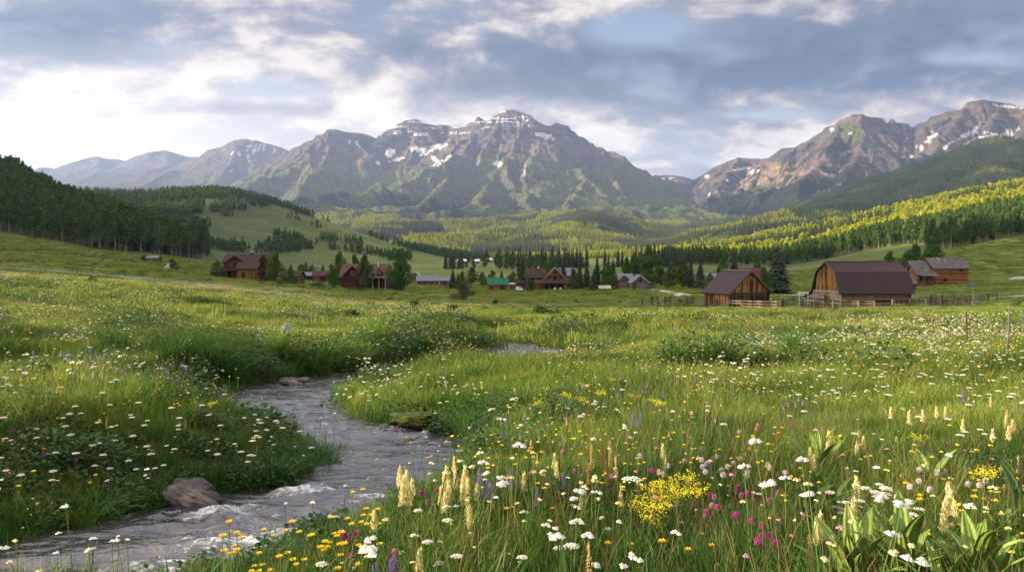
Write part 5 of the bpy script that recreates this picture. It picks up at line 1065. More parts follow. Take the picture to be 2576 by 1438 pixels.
# ------------------------------------------------------------------ fences
def fence(pts, label, rails=3, hgt=1.25, step=3.2, m=None, name='rail_fence'):
    P3 = []
    for (px, Y) in pts: P3.append(((px - CX) * Y / F, Y))
    e = empty(name, (P3[0][0], P3[0][1], gz(*P3[0])), 0, label, 'fence'); ex, ey, ez_ = e.location; ps = []; rr_ = random.Random(len(label))
    for i in range(len(P3) - 1):
        (ax_, ay_), (bx_, by_) = P3[i], P3[i + 1]; n = max(1, int(round(math.hypot(bx_ - ax_, by_ - ay_) / step)))
        for k in range(n + (i == len(P3) - 2)): ps.append((ax_ + (bx_ - ax_) * k / n, ay_ + (by_ - ay_) * k / n))
    zs = [gz(*p) for p in ps]
    for (x_, y_), z_ in zip(ps, zs):
        l1, l2 = rr_.uniform(-.06, .06), rr_.uniform(-.06, .06); hh_ = hgt * rr_.uniform(1.0, 1.2)
        pmesh('post', [tube([(x_ - ex, y_ - ey, z_ - ez_ - .3), (x_ - ex + l1, y_ - ey + l2, z_ - ez_ + hh_)], [.14, .12], 6)], W_FEN, e)
    for i in range(len(ps) - 1):
        g_ = []
        for r in range(rails):
            f = hgt * (.28 + .66 * r / max(1, rails - 1)); a_ = (ps[i][0] - ex, ps[i][1] - ey - .09, zs[i] - ez_ + f + rr_.uniform(-.05, .05)); c_ = (ps[i + 1][0] - ex, ps[i + 1][1] - ey - .09, zs[i + 1] - ez_ + f + rr_.uniform(-.05, .05))
            if rr_.random() < .06: continue
            g_.append(beam(a_, c_, .07, .15))
        if g_: pmesh('rails', g_, W_FEN, e)
    return e
fence([(1615, 160), (1700, 157), (1772, 152)], 'grey rail fence running left from the plank barn')
fence([(1775, 138), (1832, 133), (1900, 127), (1965, 122)], 'grey rail fence in front of the plank barn')
fence([(1970, 122), (2050, 126), (2116, 132)], 'rail fence crossing the gap between the two barns')
fence([(2118, 131), (2200, 130), (2290, 131), (2405, 134), (2440, 138)], 'long rail fence in front of the gambrel barn')
fence([(2290, 158), (2360, 160), (2440, 162), (2508, 166)], 'rail fence behind and right of the gambrel barn', 4, 1.4)
fence([(1945, 156), (2020, 160)], 'short rail fence behind, between the barns')
e = fence([(2342, 156), (2370, 156)], 'tall slatted corral panel right of the gambrel barn', 6, 2.0, 2.2, name='corral_panel')
def post(px, py0, py1, Y, label, r0=.03, lean=0.0):
    x_ = (px - CX) * Y / F; z_ = gz(x_, Y); top = (CY - py0) * Y / F - z_; o = link('stake', mesh_from('stake', *join([tube([(0, 0, -.3), (lean * .5, 0, top * .5), (lean, 0, top)], [r0 * 1.15, r0, r0 * .9], 7)]), (W_FEN,)), loc=(x_, Y, z_)); o['label'] = label; o['category'] = 'stake'
post(2533, 775, 850, 15.5, 'taller thin wooden stake in the meadow at right', .02, .05); post(2433, 785, 840, 19, 'shorter thin wooden stake left of the taller one', .02, -.02); post(2512, 762, 775, 150, 'short white post in the grass right of the corral', .08)
# tilted mast with board, white frame gate, carts, boulders, car, chairs
x_ = (2447 - CX) * 152 / F; e = empty('hoop_mast', (x_, 152, gz(x_, 152)), 0, 'tilted pale pole with a small grey board and loose timber props at its foot', 'pole')
pmesh('pole', [tube([(0, 0, -.3), (.12, 0, 4.0)], [.09, .07], 7)], M_pale, e); pmesh('board', [box(-.5, .55, -.08, -.02, 3.6, 4.5)], R_SIL, e)
for a_, c_ in (((.1, 0, 1.8), (1.2, -.2, .1)), ((.2, -.3, .9), (1.4, .1, 0)), ((-.1, 0, .7), (-1.0, -.3, 0)), ((1.0, -.3, .9), (1.35, .1, .2))): pmesh('prop', [beam(a_, c_, .12)], M_pale, e)
x_ = (2010 - CX) * 150 / F; e = empty('white_gate_frame', (x_, 150, gz(x_, 150)), .1, 'white rectangular frame shelter left of the gambrel barn', 'gate'); pmesh('post', [box(0, .12, 0, .12, -.2, 2.3)], M_wframe, e); pmesh('post', [box(1.7, 1.82, 0, .12, -.2, 2.3)], M_wframe, e); pmesh('top_panel', [box(-.1, 1.9, -.05, .5, 2.3, 2.62)], M_wframe, e)
for i, (px_, l_) in enumerate(((1640, 'left dark slatted feeder by the left rail fence'), (1673, 'middle dark slatted feeder by the left rail fence'), (1728, 'right dark slatted feeder close to the plank barn'))):
    x_ = (px_ - CX) * 163 / F; e = empty('hay_feeder', (x_, 163, gz(x_, 163)), 0, l_, 'feeder', 'hay feeders')
    for xx in (0, 1.2): pmesh('leg', [box(xx, xx + .1, 0, .1, 0, 1.7), box(xx, xx + .1, .9, 1.0, 0, 1.7)], W_DK, e)
    pmesh('rack', [box(-.1, 1.4, -.05, -.01, z_, z_ + .12) for z_ in (.5, .75, 1.0, 1.25, 1.5)], W_DK, e)
def blob(px, Y, w, h, label, m, name='boulder', seed=3, cat='boulder'):
    x_ = (px - CX) * Y / F; o = link(name, rock_mesh(name, w / 2, w * .35, h, seed, m, sub=3), loc=(x_, Y, gz(x_, Y) + h * .1)); o['label'] = label; o['category'] = cat
blob(2566, 250, 5.5, .8, 'low white boulder at the right edge below the slope', M_pale, seed=5); blob(421, 298, 1.6, 1.7, 'pale upright boulder beside the round bush on the left hill', M_pale, seed=6); blob(2168, 262, 1.7, .6, 'white rock just above the gambrel barn roof', M_cap, seed=7)
blob(1283 - 34, 262, 2.2, .4, 'dark low rock pile in the grass before the green roofed shed', M_dark, seed=8); blob(970, 236, 1.5, .3, 'dark flat rock beside the drive of the dark red house', M_dark, seed=9)
x_ = (1306 - CX) * 276 / F; e = empty('parked_car', (x_, 276, gz(x_, 276)), R(12), 'small white car parked between the sheds and the two storey house', 'car')
pmesh('body', [box(-.9, .9, -2.1, 2.1, .35, .95), ([(-.8, -1.0, .95), (.8, -1.0, .95), (.8, 1.7, .95), (-.8, 1.7, .95), (-.62, -.4, 1.5), (.62, -.4, 1.5), (.62, 1.3, 1.5), (-.62, 1.3, 1.5)], [(0, 1, 5, 4), (1, 2, 6, 5), (2, 3, 7, 6), (3, 0, 4, 7), (4, 5, 6, 7)])], M_cap, e)
pmesh('windscreen', [([(-.7, -.97, 1.0), (.7, -.97, 1.0), (.58, -.47, 1.46), (-.58, -.47, 1.46)], [(0, 1, 2, 3)])], M_glass, e)
for sx_ in (-.88, .88):
    for sy_ in (-1.35, 1.35): pmesh('wheel', [tube([(sx_ - .1, sy_, .33), (sx_ + .1, sy_, .33)], [.33, .33], 14)], M_dark, e)
for i, px_ in enumerate((1394, 1408)):
    x_ = (px_ - CX) * 274 / F; e = empty('porch_chair', (x_, 274.5, gz(x_, 274.5)), 0, ('left' if i == 0 else 'right') + ' white chair in front of the porch of the two storey house', 'chair', 'white porch chairs')
    pmesh('seat', [box(0, .6, 0, .5, .42, .48)], M_wframe, e); pmesh('backrest', [box(0, .6, .5, .56, .42, 1.1)], M_wframe, e)
    for a_, c_ in ((0, 0), (.52, 0), (0, .45), (.52, .45)): pmesh('leg', [box(a_, a_ + .08, c_, c_ + .06, 0, .42)], M_wframe, e)
# roads and tracks draped on the ground
M_road = mat('pale_gravel', lambda t, b: t.ramp(t.noise(t.n('ShaderNodeNewGeometry').outputs['Position'], 3, 6, .7), [(.3, (.34, .31, .27)), (.7, (.52, .49, .45))]))
def road(name, pts, w, label):
    P3 = [((px - CX) * Y / F, Y) for px, Y in pts]; V = []; n = len(P3)
    q = np.linspace(0, n - 1, 12 * n); xs = np.interp(q, range(n), [p[0] for p in P3]); ys_ = np.interp(q, range(n), [p[1] for p in P3]); tx, ty = np.gradient(xs), np.gradient(ys_); l = np.hypot(tx, ty); nx_, ny_ = -ty / l, tx / l
    k = np.linspace(-.5, .5, 5); Xr = xs[:, None] + nx_[:, None] * k * w; Yr = ys_[:, None] + ny_[:, None] * k * w; Zr = ground_z(Xr, Yr) + .07
    link(name, mesh_from(name, np.stack([Xr, Yr, Zr], -1).reshape(-1, 3), grid_faces(len(q), 5), (M_road,)), kind='structure', label=label)
road('track', [(1640, 262), (1672, 240), (1690, 226), (1722, 205)], 4, 'pale gravel track below the grey cabins'); road('track', [(1930, 205), (2030, 205)], 4.5, 'pale gravel track behind the barns'); road('road', [(2480, 176), (2576, 180), (2750, 190)], 3.2, 'gravel road at the far right'); road('drive', [(940, 232), (1030, 236), (1090, 250), (1180, 300)], 2.0, 'drive past the dark red house')
# ------------------------------------------------------------------ trees and bushes of the village, each on its own
def ytree(name, cat, px, top, base, wpx, Y, kind, label, group=None, seed=None):
    """height from the picture, standing on the ground at that distance"""
    x_ = (px - CX) * Y / F; z_ = gz(x_, Y); h = max((CY - top) * Y / F - z_, .4); w = wpx * Y / F; sd_ = seed or int(px * 7 + Y); r = random.Random(sd_)
    e = empty(name, (x_, Y, z_ - .1), r.uniform(0, 6.28), label, cat, group)
    if kind in ('con', 'con2'):
        link('trunk', mesh_from('trunk', *trunk_geo(h * .93, h * .016, r, 6), (M_bark,)), e); link('crown', mesh_from('crown', *conifer_geo(h, w * 1.35, 22, 16, r, True), (M_con if kind == 'con' else M_con2,)), e)
    elif kind in ('cot', 'asp', 'tall'):
        z0 = .10 if kind != 'asp' else .2; m = {'cot': M_cot, 'asp': M_bush, 'tall': M_cot}[kind]; n = int(3400 if w * h > 60 else 2000)
        link('trunk', mesh_from('trunk', *trunk_geo(h * .85, h * .017, r, 7, 6, w, .25), (M_bark if kind != 'asp' else M_white,)), e)
        link('crown', mesh_from('crown', *crown_geo(h, w * 1.4, h * z0 * .5, n, max(.18, h * .030), r, 15, .85), (m,)), e)
    return e
T = [(549, 655, 690, 36, 264, 'cot', 'leafy tree at the left wall of the log lodge'), (558, 668, 695, 14, 250, 'con', 'narrow dark conifer touching the left wall of the log lodge'),
 (693, 634, 702, 36, 246, 'cot', 'dense dark tree touching the right end of the log lodge'), (733, 668, 702, 18, 250, 'cot', 'small tree before the dark shed'),
 (853, 634, 712, 32, 262, 'cot', 'tall loose tree left of the dark red house'), (834, 664, 712, 26, 255, 'cot', 'shorter tree in front of the tall loose one left of the dark red house'), (890, 640, 700, 28, 285, 'cot', 'tree rising behind the dark red house gable'), (917, 641, 726, 33, 236, 'asp', 'slender bright aspen in front of the dark red house'),
 (1003, 630, 728, 56, 232, 'cot', 'big round cottonwood at the right end of the dark red house'),
 (1139, 671, 716, 20, 300, 'con', 'spiky dark conifer right of the red cabins'), (1152, 684, 712, 16, 305, 'con', 'low dark conifer beside the spiky one'), (1164, 682, 712, 24, 320, 'cot', 'round dark tree behind the big willow bush'), (1188, 672, 712, 32, 330, 'asp', 'pale green tree left of the green roofed shed'), (1213, 684, 712, 22, 330, 'cot', 'low round tree in the gap before the green roofed shed'), (1238, 680, 700, 24, 340, 'cot', 'tree peeking over the green shed roof, left one'), (1262, 678, 700, 18, 345, 'con', 'pointed tree peeking over the green shed roof, right one'), (1290, 682, 706, 22, 330, 'asp', 'bright tree behind the small brown shed'),
 (1313, 650, 712, 24, 290, 'tall', 'tall narrow poplar left of the two storey house'), (1334, 700, 731, 20, 268, 'asp', 'young bushy tree at the left corner of the two storey house'), (1370, 646, 690, 26, 320, 'cot', 'left one of three trees behind the two storey house roof'), (1394, 648, 690, 24, 322, 'cot', 'middle one of three trees behind the two storey house roof'), (1417, 652, 690, 22, 322, 'con', 'right conifer of three trees behind the two storey house roof'),
 (1441, 676, 731, 30, 272, 'asp', 'light leafy tree at the right end of the two storey house porch'), (1459, 650, 728, 22, 276, 'con', 'dark conifer next to the light leafy tree'), (1476, 644, 724, 20, 282, 'con', 'tall dark conifer, second right of the light leafy tree'), (1502, 641, 722, 24, 290, 'con', 'broad dark conifer behind the cream hut'), (1494, 674, 724, 24, 264, 'con', 'squat blue green conifer left of the cream hut'), (1530, 641, 720, 18, 290, 'con', 'slim tall conifer right of the cream hut'), (1544, 643, 718, 16, 292, 'con', 'slimmest tall conifer, right of the cream hut'), (1535, 668, 719, 26, 268, 'cot', 'bushy tree under the slim conifers'), (1520, 672, 716, 20, 278, 'asp', 'pale tree between the conifers behind the cream hut'),
 (1577, 648, 690, 26, 300, 'cot', 'round tree behind the left grey cabin'), (1596, 640, 676, 34, 310, 'cot', 'round dark tree behind the right grey cabin'), (1633, 624, 702, 40, 275, 'tall', 'very tall dark poplar right of the grey cabins'), (1662, 648, 708, 26, 280, 'cot', 'dark tree right of the very tall poplar'), (1688, 659, 709, 32, 250, 'asp', 'bright green bushy tree above the gravel track'), (1719, 650, 712, 30, 255, 'asp', 'mid green tree left of the two dark conifers'), (1738, 637, 712, 20, 250, 'con', 'narrow tall dark conifer, left one of the pair'), (1762, 651, 712, 34, 245, 'con', 'wide dark conifer, right one of the pair'), (1786, 686, 712, 28, 236, 'cot', 'low bush tree in front of the silver roofed house'), (1808, 660, 690, 18, 240, 'con', 'small pointed conifer right of the silver roof'),
 (1847, 627, 690, 40, 235, 'con2', 'brownish conifer behind the plank barn'), (1956, 615, 708, 62, 215, 'con', 'largest dark spruce right of the plank barn roof'), (1922, 672, 708, 34, 205, 'cot', 'leafy bush tree left of the largest spruce'), (1905, 645, 690, 20, 300, 'cot', 'small tree between the maroon roof and the largest spruce'), (1725, 668, 700, 20, 300, 'cot', 'dark tree in the gap behind the bright bushy one'), (1820, 645, 690, 26, 300, 'cot', 'tree behind the silver roofed house'),
 (2240, 634, 662, 38, 300, 'cot', 'round bush tree on the slope above the gambrel barn'), (2300, 618, 690, 50, 262, 'cot', 'large leafy tree left of the orange log house'), (2342, 598, 650, 40, 330, 'cot', 'leafy tree on the slope behind the orange log house'), (2275, 640, 680, 22, 280, 'cot', 'smaller tree left of the large leafy one'),
 (756, 664, 690, 20, 430, 'cot', 'leftmost round tree of the row in the far field'), (770, 660, 690, 18, 430, 'cot', 'taller tree of the row in the far field'), (786, 666, 690, 20, 430, 'cot', 'right round tree of the row in the far field'), (812, 664, 690, 16, 440, 'con', 'dark tree alone right of the far field row')]
for a_ in T: ytree('tree' if a_[5] in ('cot', 'asp') else ('poplar' if a_[5] == 'tall' else 'conifer'), 'tree', a_[0], a_[1], a_[2], a_[3], a_[4], a_[5], a_[6])
# shrubs
def shrub(px, Y, w, h, m, label, group=None, name='bush', n=500, cat='bush'):
    x_ = (px - CX) * Y / F; z_ = gz(x_, Y); r = random.Random(int(px * 3 + Y)); V, Fc = crown_geo(h, w, -.05 * h, n, max(.05, w * .035), r, 9, .5)
    V = np.array(V); V[:, 2] = np.abs(V[:, 2]); o = link(name, mesh_from(name, V, Fc, (m,)), loc=(x_, Y, z_ - .05)); o['label'] = label; o['category'] = cat
    if group: o['group'] = group
e = empty('willow_bush', ((1166 - CX) * 168 / F, 168, gz((1166 - CX) * 168 / F, 168)), 0, 'big brownish willow bush standing alone in the middle field', 'bush'); r = random.Random(5)
link('branches', mesh_from('branches', *join([tube([(0, 0, 0), (r.uniform(-1, 1), r.uniform(-1, 1), 1.8), (r.uniform(-2.4, 2.4), r.uniform(-2, 2), 3.6)], [.06, .04, .015], 4) for _ in range(22)]), (M_bark,)), e)
link('crown', mesh_from('crown', *crown_geo(4.0, 5.6, .2, 2200, .15, r, 14, .45), (M_willow,)), e)
shrub(435, 300, 5.6, 4.0, M_willow, 'round olive bush on the left hill beside the pale boulder', n=1300); shrub(1247, 135, 2.5, 1.3, M_bush, 'bright round bush in the field below the green roofed shed', n=700)
shrub(1658, 128, 1.6, 1.1, M_bush, 'green bush in front of the left rail fence'); shrub(1706, 118, 2.6, 1.6, M_willow, 'brown twiggy bush in front of the left rail fence', n=700); shrub(1040, 72, 2.2, 1.3, M_bush, 'dark bush on the far creek bank, left', n=700); shrub(1075, 66, 2.0, .9, M_bush, 'low bush next to the dark one on the far creek bank'); shrub(1360, 78, 3.6, .9, M_bush, 'wide low bush on the far creek bank, right', n=800); shrub(1140, 62, 2.8, .8, M_bush, 'low wide bush where the creek vanishes', n=700)
shrub(1400, 80, 1.6, .7, M_bush, 'small low bush right of the wide one on the far bank'); shrub(880, 50, 2.6, .9, M_bush, 'dark green low bush in the white flower field', n=800)
DB = [(230, 70, 2.2, .8), (330, 66, 1.6, .6), (700, 210, 5, 1.1), (655, 212, 3.6, .8), (740, 230, 5, 1.4), (800, 228, 8, 1.6), (900, 190, 6, 1.2), (840, 225, 4, 1.2), (2100, 70, 2, .6), (2180, 68, 1.2, .5), (2560, 120, 3, 1), (2380, 125, 2, .8), (2000, 90, 1.6, .5), (1560, 100, 1.5, .5), (1500, 150, 2, .5), (1350, 150, 2, .5), (1450, 180, 2.4, .5), (1290, 120, 1.6, .5), (1220, 100, 1.8, .5), (980, 120, 3, .7), (1050, 130, 2.6, .7), (930, 100, 2.6, .6), (1100, 90, 2, .6), (1180, 80, 2, .6), (1010, 90, 2, .6), (1560, 170, 1.5, .4), (1640, 190, 2, .5)]
for px_, Y_, w_, h_ in DB: shrub(px_, Y_, w_, h_, M_bush, 'low rounded green shrub in the open meadow', 'low meadow shrubs', n=320)
xs_, ys_ = wedge(170, 400, .012, 77); ks = (fbm(xs_ / 45, ys_ / 25, 3, 651) > -.05) & (PX(xs_, ys_) < 1000); xs_, ys_ = xs_[ks][:600], ys_[ks][:600]
SB = [proto('sage_proto', mesh_from('sage_proto', *crown_geo(.8, 2.4, .05, 60, .16, random.Random(i), 7, .5), (M_sage,))) for i in range(4)]
scatter('sagebrush', SB, np.stack([xs_, ys_, ground_z(xs_, ys_)], 1), RS.uniform(.5, 1.4, len(xs_)), RS.uniform(0, 6, len(xs_)), 'grey green sagebrush covering the left hillside')
M_fld = grass_mat('field_grass_blades', (.050, .10, .012), (.12, .175, .022), (.25, .27, .045), (.20, .21, .05), .3)
TU = [proto('tussock_proto', mesh_from('tussock_proto', *blades(130, 2.4, .22, .6, .16, random.Random(90 + i), .6, 2), (M_fld,))) for i in range(4)]
x, y = wedge(140, 470, .075, 78); k = y < np.interp(PX(x, y), [0, 500, 2000, 2576], [450, 470, 470, 450]); x, y = x[k], y[k]
scatter('field_grass', TU, np.stack([x, y, ground_z(x, y)], 1), RS.uniform(.4, .85, len(x)) * (1 + .5 * ss(y, 180, 260)), RS.uniform(0, 6, len(x)), 'coarse field grass around the village', tilt=RS.normal(size=(len(x), 2)) * .05)
# ------------------------------------------------------------------ single flowers
def hit(px, py, hh):
    """distance at which something hh above the ground shows at that spot"""
    Y = np.concatenate([np.arange(2.0, 14, .04), np.arange(14, 70, .2)]); X = (px - CX) * Y / F; d = (CY - py) * Y / F - (ground_z(X, Y) + hh)
    i = np.argmax(d < 0) if (d < 0).any() else len(Y) - 1; return float(X[i]), float(Y[i])
def petals(n, r_out, lift, w, m, z, rr):
    V = []; Fc = []
    for k in range(n):
        a = 2 * math.pi * k / n + rr.uniform(-.1, .1); c, s = math.cos(a), math.sin(a); o = len(V); V += [(0, 0, z), (c * r_out * .55 - s * w, s * r_out * .55 + c * w, z + lift * .5), (c * r_out, s * r_out, z + lift), (c * r_out * .55 + s * w, s * r_out * .55 - c * w, z + lift * .5)]; Fc.append((o, o + 1, o + 2, o + 3))
    return V, Fc
def ballhead(r, h, n, z, rr, pl=.010):
    V = []; Fc = []
    for k in range(n):
        f = (k + .5) / n; th = math.acos(1 - 1.85 * f); a = k * 2.39996; d = np.array((math.sin(th) * math.cos(a), math.sin(th) * math.sin(a), math.cos(th))); c = np.array((0, 0, z)) + d * (r * .72, r * .72, h * .72); u = np.cross(d, (.3, .2, 1.0)); u /= np.linalg.norm(u); v = np.cross(d, u); t_ = c + d * pl * rr.uniform(.8, 1.3); q = pl * .42; o = len(V)
        V += [c + u * q, c + v * q, c - u * q, c - v * q, t_]; Fc += [(o, o + 1, o + 4), (o + 1, o + 2, o + 4), (o + 2, o + 3, o + 4), (o + 3, o, o + 4)]
    return V, Fc
def stemleaf(h, rr, n=5, L=.09, w=.012, r=.0026):
    lx, ly = rr.uniform(-.04, .04), rr.uniform(-.04, .04); parts = [tube([(-lx, -ly, -.02), (-lx * .3, -ly * .3, h * .5), (0, 0, h)], [r * 1.3, r, r * .8], 5, False)]; V = []; Fc = []
    for k in range(n):
        z = h * rr.uniform(.08, .75); a = rr.uniform(0, 6.28); c, s = math.cos(a), math.sin(a); l = L * rr.uniform(.6, 1.2); o = len(V); f = z / h; bx, by = -lx * (1 - f), -ly * (1 - f)
        V += [(bx, by, z), (bx + c * l * .5 - s * w, by + s * l * .5 + c * w, z + l * .4), (bx + c * l, by + s * l, z + l * .45), (bx + c * l * .5 + s * w, by + s * l * .5 - c * w, z + l * .4)]; Fc.append((o, o + 1, o + 2, o + 3))
    return join(parts + [(V, Fc)])
def umbel(r, z, rr, n=34):
    V = []; Fc = []; S_ = []
    for k in range(n):
        a = k * 2.4; q = r * math.sqrt((k + .5) / n); zz_ = z + .10 * r - .25 * r * (q / r) ** 2 + rr.uniform(-.002, .002); cx_, cy_ = q * math.cos(a), q * math.sin(a); s = r * .17 * rr.uniform(.8, 1.2); o = len(V)
        for j in range(6): V.append((cx_ + s * math.cos(j * 1.047), cy_ + s * math.sin(j * 1.047), zz_))
        V.append((cx_, cy_, zz_ + s * .6)); Fc += [(o + j, o + (j + 1) % 6, o + 6) for j in range(6)]
        if k % 4 == 0: S_.append(tube([(0, 0, z - r * 1.1), (cx_, cy_, zz_)], [.0016, .001], 3, False))
    return (V, Fc), join(S_)
FL = {}
def flower_protos():
    def mk(kind, i):
        rr = random.Random(hash(kind) % 1 + i * 13 + len(kind) * 101)
        if kind == 'yarrow':
            h = rr.uniform(.46, .54); u, s2 = umbel(.034, h, rr); return [('stem', stemleaf(h - .035, rr, 7, .08, .006), M_st), ('flower_head', u, M_wh), ('rays', s2, M_st)], h
        if kind == 'buttercup':
            h = rr.uniform(.36, .44); return [('stem', stemleaf(h, rr, 4, .06, .006, .0018), M_st), ('petals', join([petals(6, .0165, .007, .009, None, h, rr), petals(6, .012, .010, .006, None, h + .001, rr)]), M_ye)], h
        if kind in ('clover', 'paleclover', 'pinkclover'):
            h = rr.uniform(.34, .42); return [('stem', stemleaf(h, rr, 6, .05, .014, .0024), M_st), ('flower_head', ballhead(.017, .019, 85, h + .01, rr), {'clover': M_ma, 'paleclover': plain('pale_pink', (.72, .62, .66), trans=.3), 'pinkclover': M_pk}[kind])], h
        if kind == 'paintbrush':
            h = rr.uniform(.40, .46); V = []; Fc = []
            for k in range(64):
                f = k / 64; a = k * 2.4 + rr.uniform(-.4, .4); r = .025 * (1 - .6 * f ** 1.5) * rr.uniform(.65, 1.35); z = h - .115 + .15 * f; c, s = math.cos(a), math.sin(a); l = .032 * rr.uniform(.6, 1.3); w = .008; o = len(V); V += [(c * r * .3, s * r * .3, z), (c * r - s * w, s * r + c * w, z + l * .6), (c * r * 1.05, s * r * 1.05, z + l * 1.25), (c * r + s * w, s * r - c * w, z + l * .6)]; Fc.append((o, o + 1, o + 2, o + 3))
            return [('stem', stemleaf(h - .09, rr, 9, .08, .008, .004), M_st), ('flower_spike', (V, Fc), M_cr)], h
        if kind == 'lupine':
            h = rr.uniform(.42, .48); V = []; Fc = []
            for k in range(80):
                f = k / 80; a = k * 2.4; r = .019 * (1 - .65 * f); z = h - .13 + .15 * f; b_ = ballhead(.0062, .0062, 4, 0, rr, .006); o = len(V); V += [np.array(v) + (math.cos(a) * r, math.sin(a) * r, z) for v in b_[0]]; Fc += [tuple(i + o for i in q) for q in b_[1]]
            return [('stem', stemleaf(h - .12, rr, 12, .07, .008, .0035), M_st), ('flower_spike', (V, Fc), M_li)], h
        if kind == 'mustard':
            h = rr.uniform(.40, .5); V = []; Fc = []; st = []
            for k in range(9):
                a = k * 2.4; q = .09 * math.sqrt(k / 9 + .05); z = h - rr.uniform(0, .06); st.append(tube([(0, 0, h * .45), (q * math.cos(a), q * math.sin(a), z)], [.002, .0015], 3, False))
                for j in range(9): o = len(V); s = .0062; x_, y_, z_ = q * math.cos(a) + rr.gauss(0, .015), q * math.sin(a) + rr.gauss(0, .015), z + rr.uniform(-.03, .018); V += [(x_ + s, y_, z_), (x_, y_ + s, z_ + .002), (x_ - s, y_, z_), (x_, y_ - s, z_ - .002), (x_, y_, z_ + s)]; Fc += [(o, o + 1, o + 4), (o + 1, o + 2, o + 4), (o + 2, o + 3, o + 4), (o + 3, o, o + 4)]
            return [('stem', join(st + [stemleaf(h * .6, rr, 12, .07, .008)]), M_st), ('flower_head', (V, Fc), M_lem)], h
        if kind == 'dock':
            h = rr.uniform(.48, .56); V = []; Fc = []
            for k in range(110):
                f = k / 110; a = k * 2.4; r = rr.uniform(.006, .034) * (1 - .65 * f) * (.6 + .4 * math.sin(f * 9 + i * 2)); z = h - .17 + .19 * f + rr.uniform(-.01, .01); s = rr.uniform(.003, .0075); cx_, cy_ = r * math.cos(a), r * math.sin(a); o = len(V); V += [(cx_ + s, cy_, z), (cx_, cy_ + s, z), (cx_ - s, cy_, z), (cx_, cy_, z + s * 1.6)]; Fc += [(o, o + 1, o + 3), (o + 1, o + 2, o + 3)]
            return [('stem', stemleaf(h - .15, rr, 8, .12, .012, .0032), M_st), ('seed_spike', (V, Fc), (M_ta, M_ru, M_ta)[i])], h
    for kind in ('yarrow', 'buttercup', 'clover', 'paleclover', 'pinkclover', 'paintbrush', 'lupine', 'mustard', 'dock'):
        FL[kind] = []
        for i in range(3):
            parts, h = mk(kind, i); FL[kind].append(([(nm, mesh_from(nm, g_[0], g_[1], (m,))) for nm, g_, m in parts], h, merge_mesh(kind, [(g_, m) for nm, g_, m in parts])))
flower_protos()
FN = dict(yarrow=('yarrow', 'white flat topped yarrow'), buttercup=('buttercup', 'yellow buttercup'), clover=('clover_flower', 'magenta clover'), paleclover=('clover_flower', 'pale pinkish white clover'), pinkclover=('clover_flower', 'pink clover'), paintbrush=('paintbrush_flower', 'cream yellow paintbrush spike'), lupine=('lupine', 'violet blue lupine spike'), mustard=('yellow_wildflower', 'lemon yellow branching wildflower'), dock=('dock_plant', 'straw coloured dock seed spike'))
cntf = {}
def zone(px, py):
    if py < 980: return 'in the right meadow' if px > 1300 else 'in the left meadow'
    if px < 860: return 'on the bank left of the creek'
    if px < 1250 and py > 1180: return 'on the near bank beside the rapids'
    if px > 1930 and py > 1180: return 'near the broad corn lily leaves'
    return 'in the meadow right of the creek'
def flower(kind, px, py, size=1.0, parts=True, Y=None):
    size *= {'clover': .8, 'pinkclover': .85, 'paleclover': .85, 'paintbrush': .7, 'dock': .75, 'mustard': .8, 'lupine': .85, }.get(kind, 1.0)
    i = cntf.get(kind, 0); cntf[kind] = i + 1; ps, h, whole = FL[kind][i % 3]; rr = random.Random(i * 7 + len(kind))
    if Y is None:
        x_, y_ = hit(px, py, h * (.92 + .08 * size))
    else: x_, y_ = Y
    if stream_sd(np.array([x_]), np.array([y_]))[0] < .08: return
    zf = gz(x_, y_); hs = 1.0; z_ = zf; nm, lb = FN[kind]; lab = lb + ' ' + zone(px, py); gr = lb + 's ' + zone(px, py)
    if Y is None: z_ = (CY - py) * y_ / F - h * size          # heads where the photograph shows them, feet in the grass
    if abs(z_ - zf) > .12: z_ = zf
    if parts:
        e = empty(nm, (x_, y_, z_), rr.uniform(0, 6.28), lab, 'flower', gr); e.scale = (size,) * 3
        for n_, me_ in ps: link(n_, me_, e)
    else:
        o = link(nm, whole, loc=(x_, y_, z_)); o.rotation_euler = (0, 0, rr.uniform(0, 6.28)); o.scale = (size,) * 3; o['label'] = lab; o['category'] = 'flower'; o['group'] = gr
def ZB(x, y): return (850 + x / 3.03) * .936, (1150 + y / 3.03) * .936
def ZC(x, y): return (1700 + x / 2.449) * .936, (1100 + y / 2.449) * .936
for x, y, s in [(1960, 880, 1.2), (2080, 950, 1.1), (1985, 970, .9), (1145, 1035, .8), (905, 920, .8), (1005, 888, .7), (1068, 745, .9), (830, 665, .8), (685, 815, .7), (1678, 1045, .75), (2570, 780, 1.5), (2378, 635, .7), (45, 1100, .8), (2130, 845, .5)]: flower('yarrow', *ZB(x, y), s)
for x, y in [(120, 732), (253, 742), (287, 787), (383, 715), (440, 712), (405, 663), (410, 788), (500, 665), (70, 930), (90, 975), (60, 1000), (35, 975), (200, 1040), (345, 960), (345, 1115), (175, 1148), (295, 527), (380, 505), (365, 772), (505, 788), (190, 952), (515, 950), (1705, 245), (1765, 243), (1622, 300), (1395, 330), (1800, 455), (2375, 940), (2560, 950), (1550, 660), (1270, 330), (1400, 250)]: flower('buttercup', *ZB(x, y), 1.25)
for x, y in [(225, 875), (258, 910), (328, 865), (858, 535), (980, 520), (910, 612), (1495, 418), (290, 1050), (210, 850)]: flower('clover', *ZB(x, y), 1.05)
for x, y in [(410, 955), (430, 920), (395, 975), (2005, 200), (2105, 365), (2405, 400), (1755, 370), (640, 1020)]: flower('pinkclover', *ZB(x, y), 1.0)
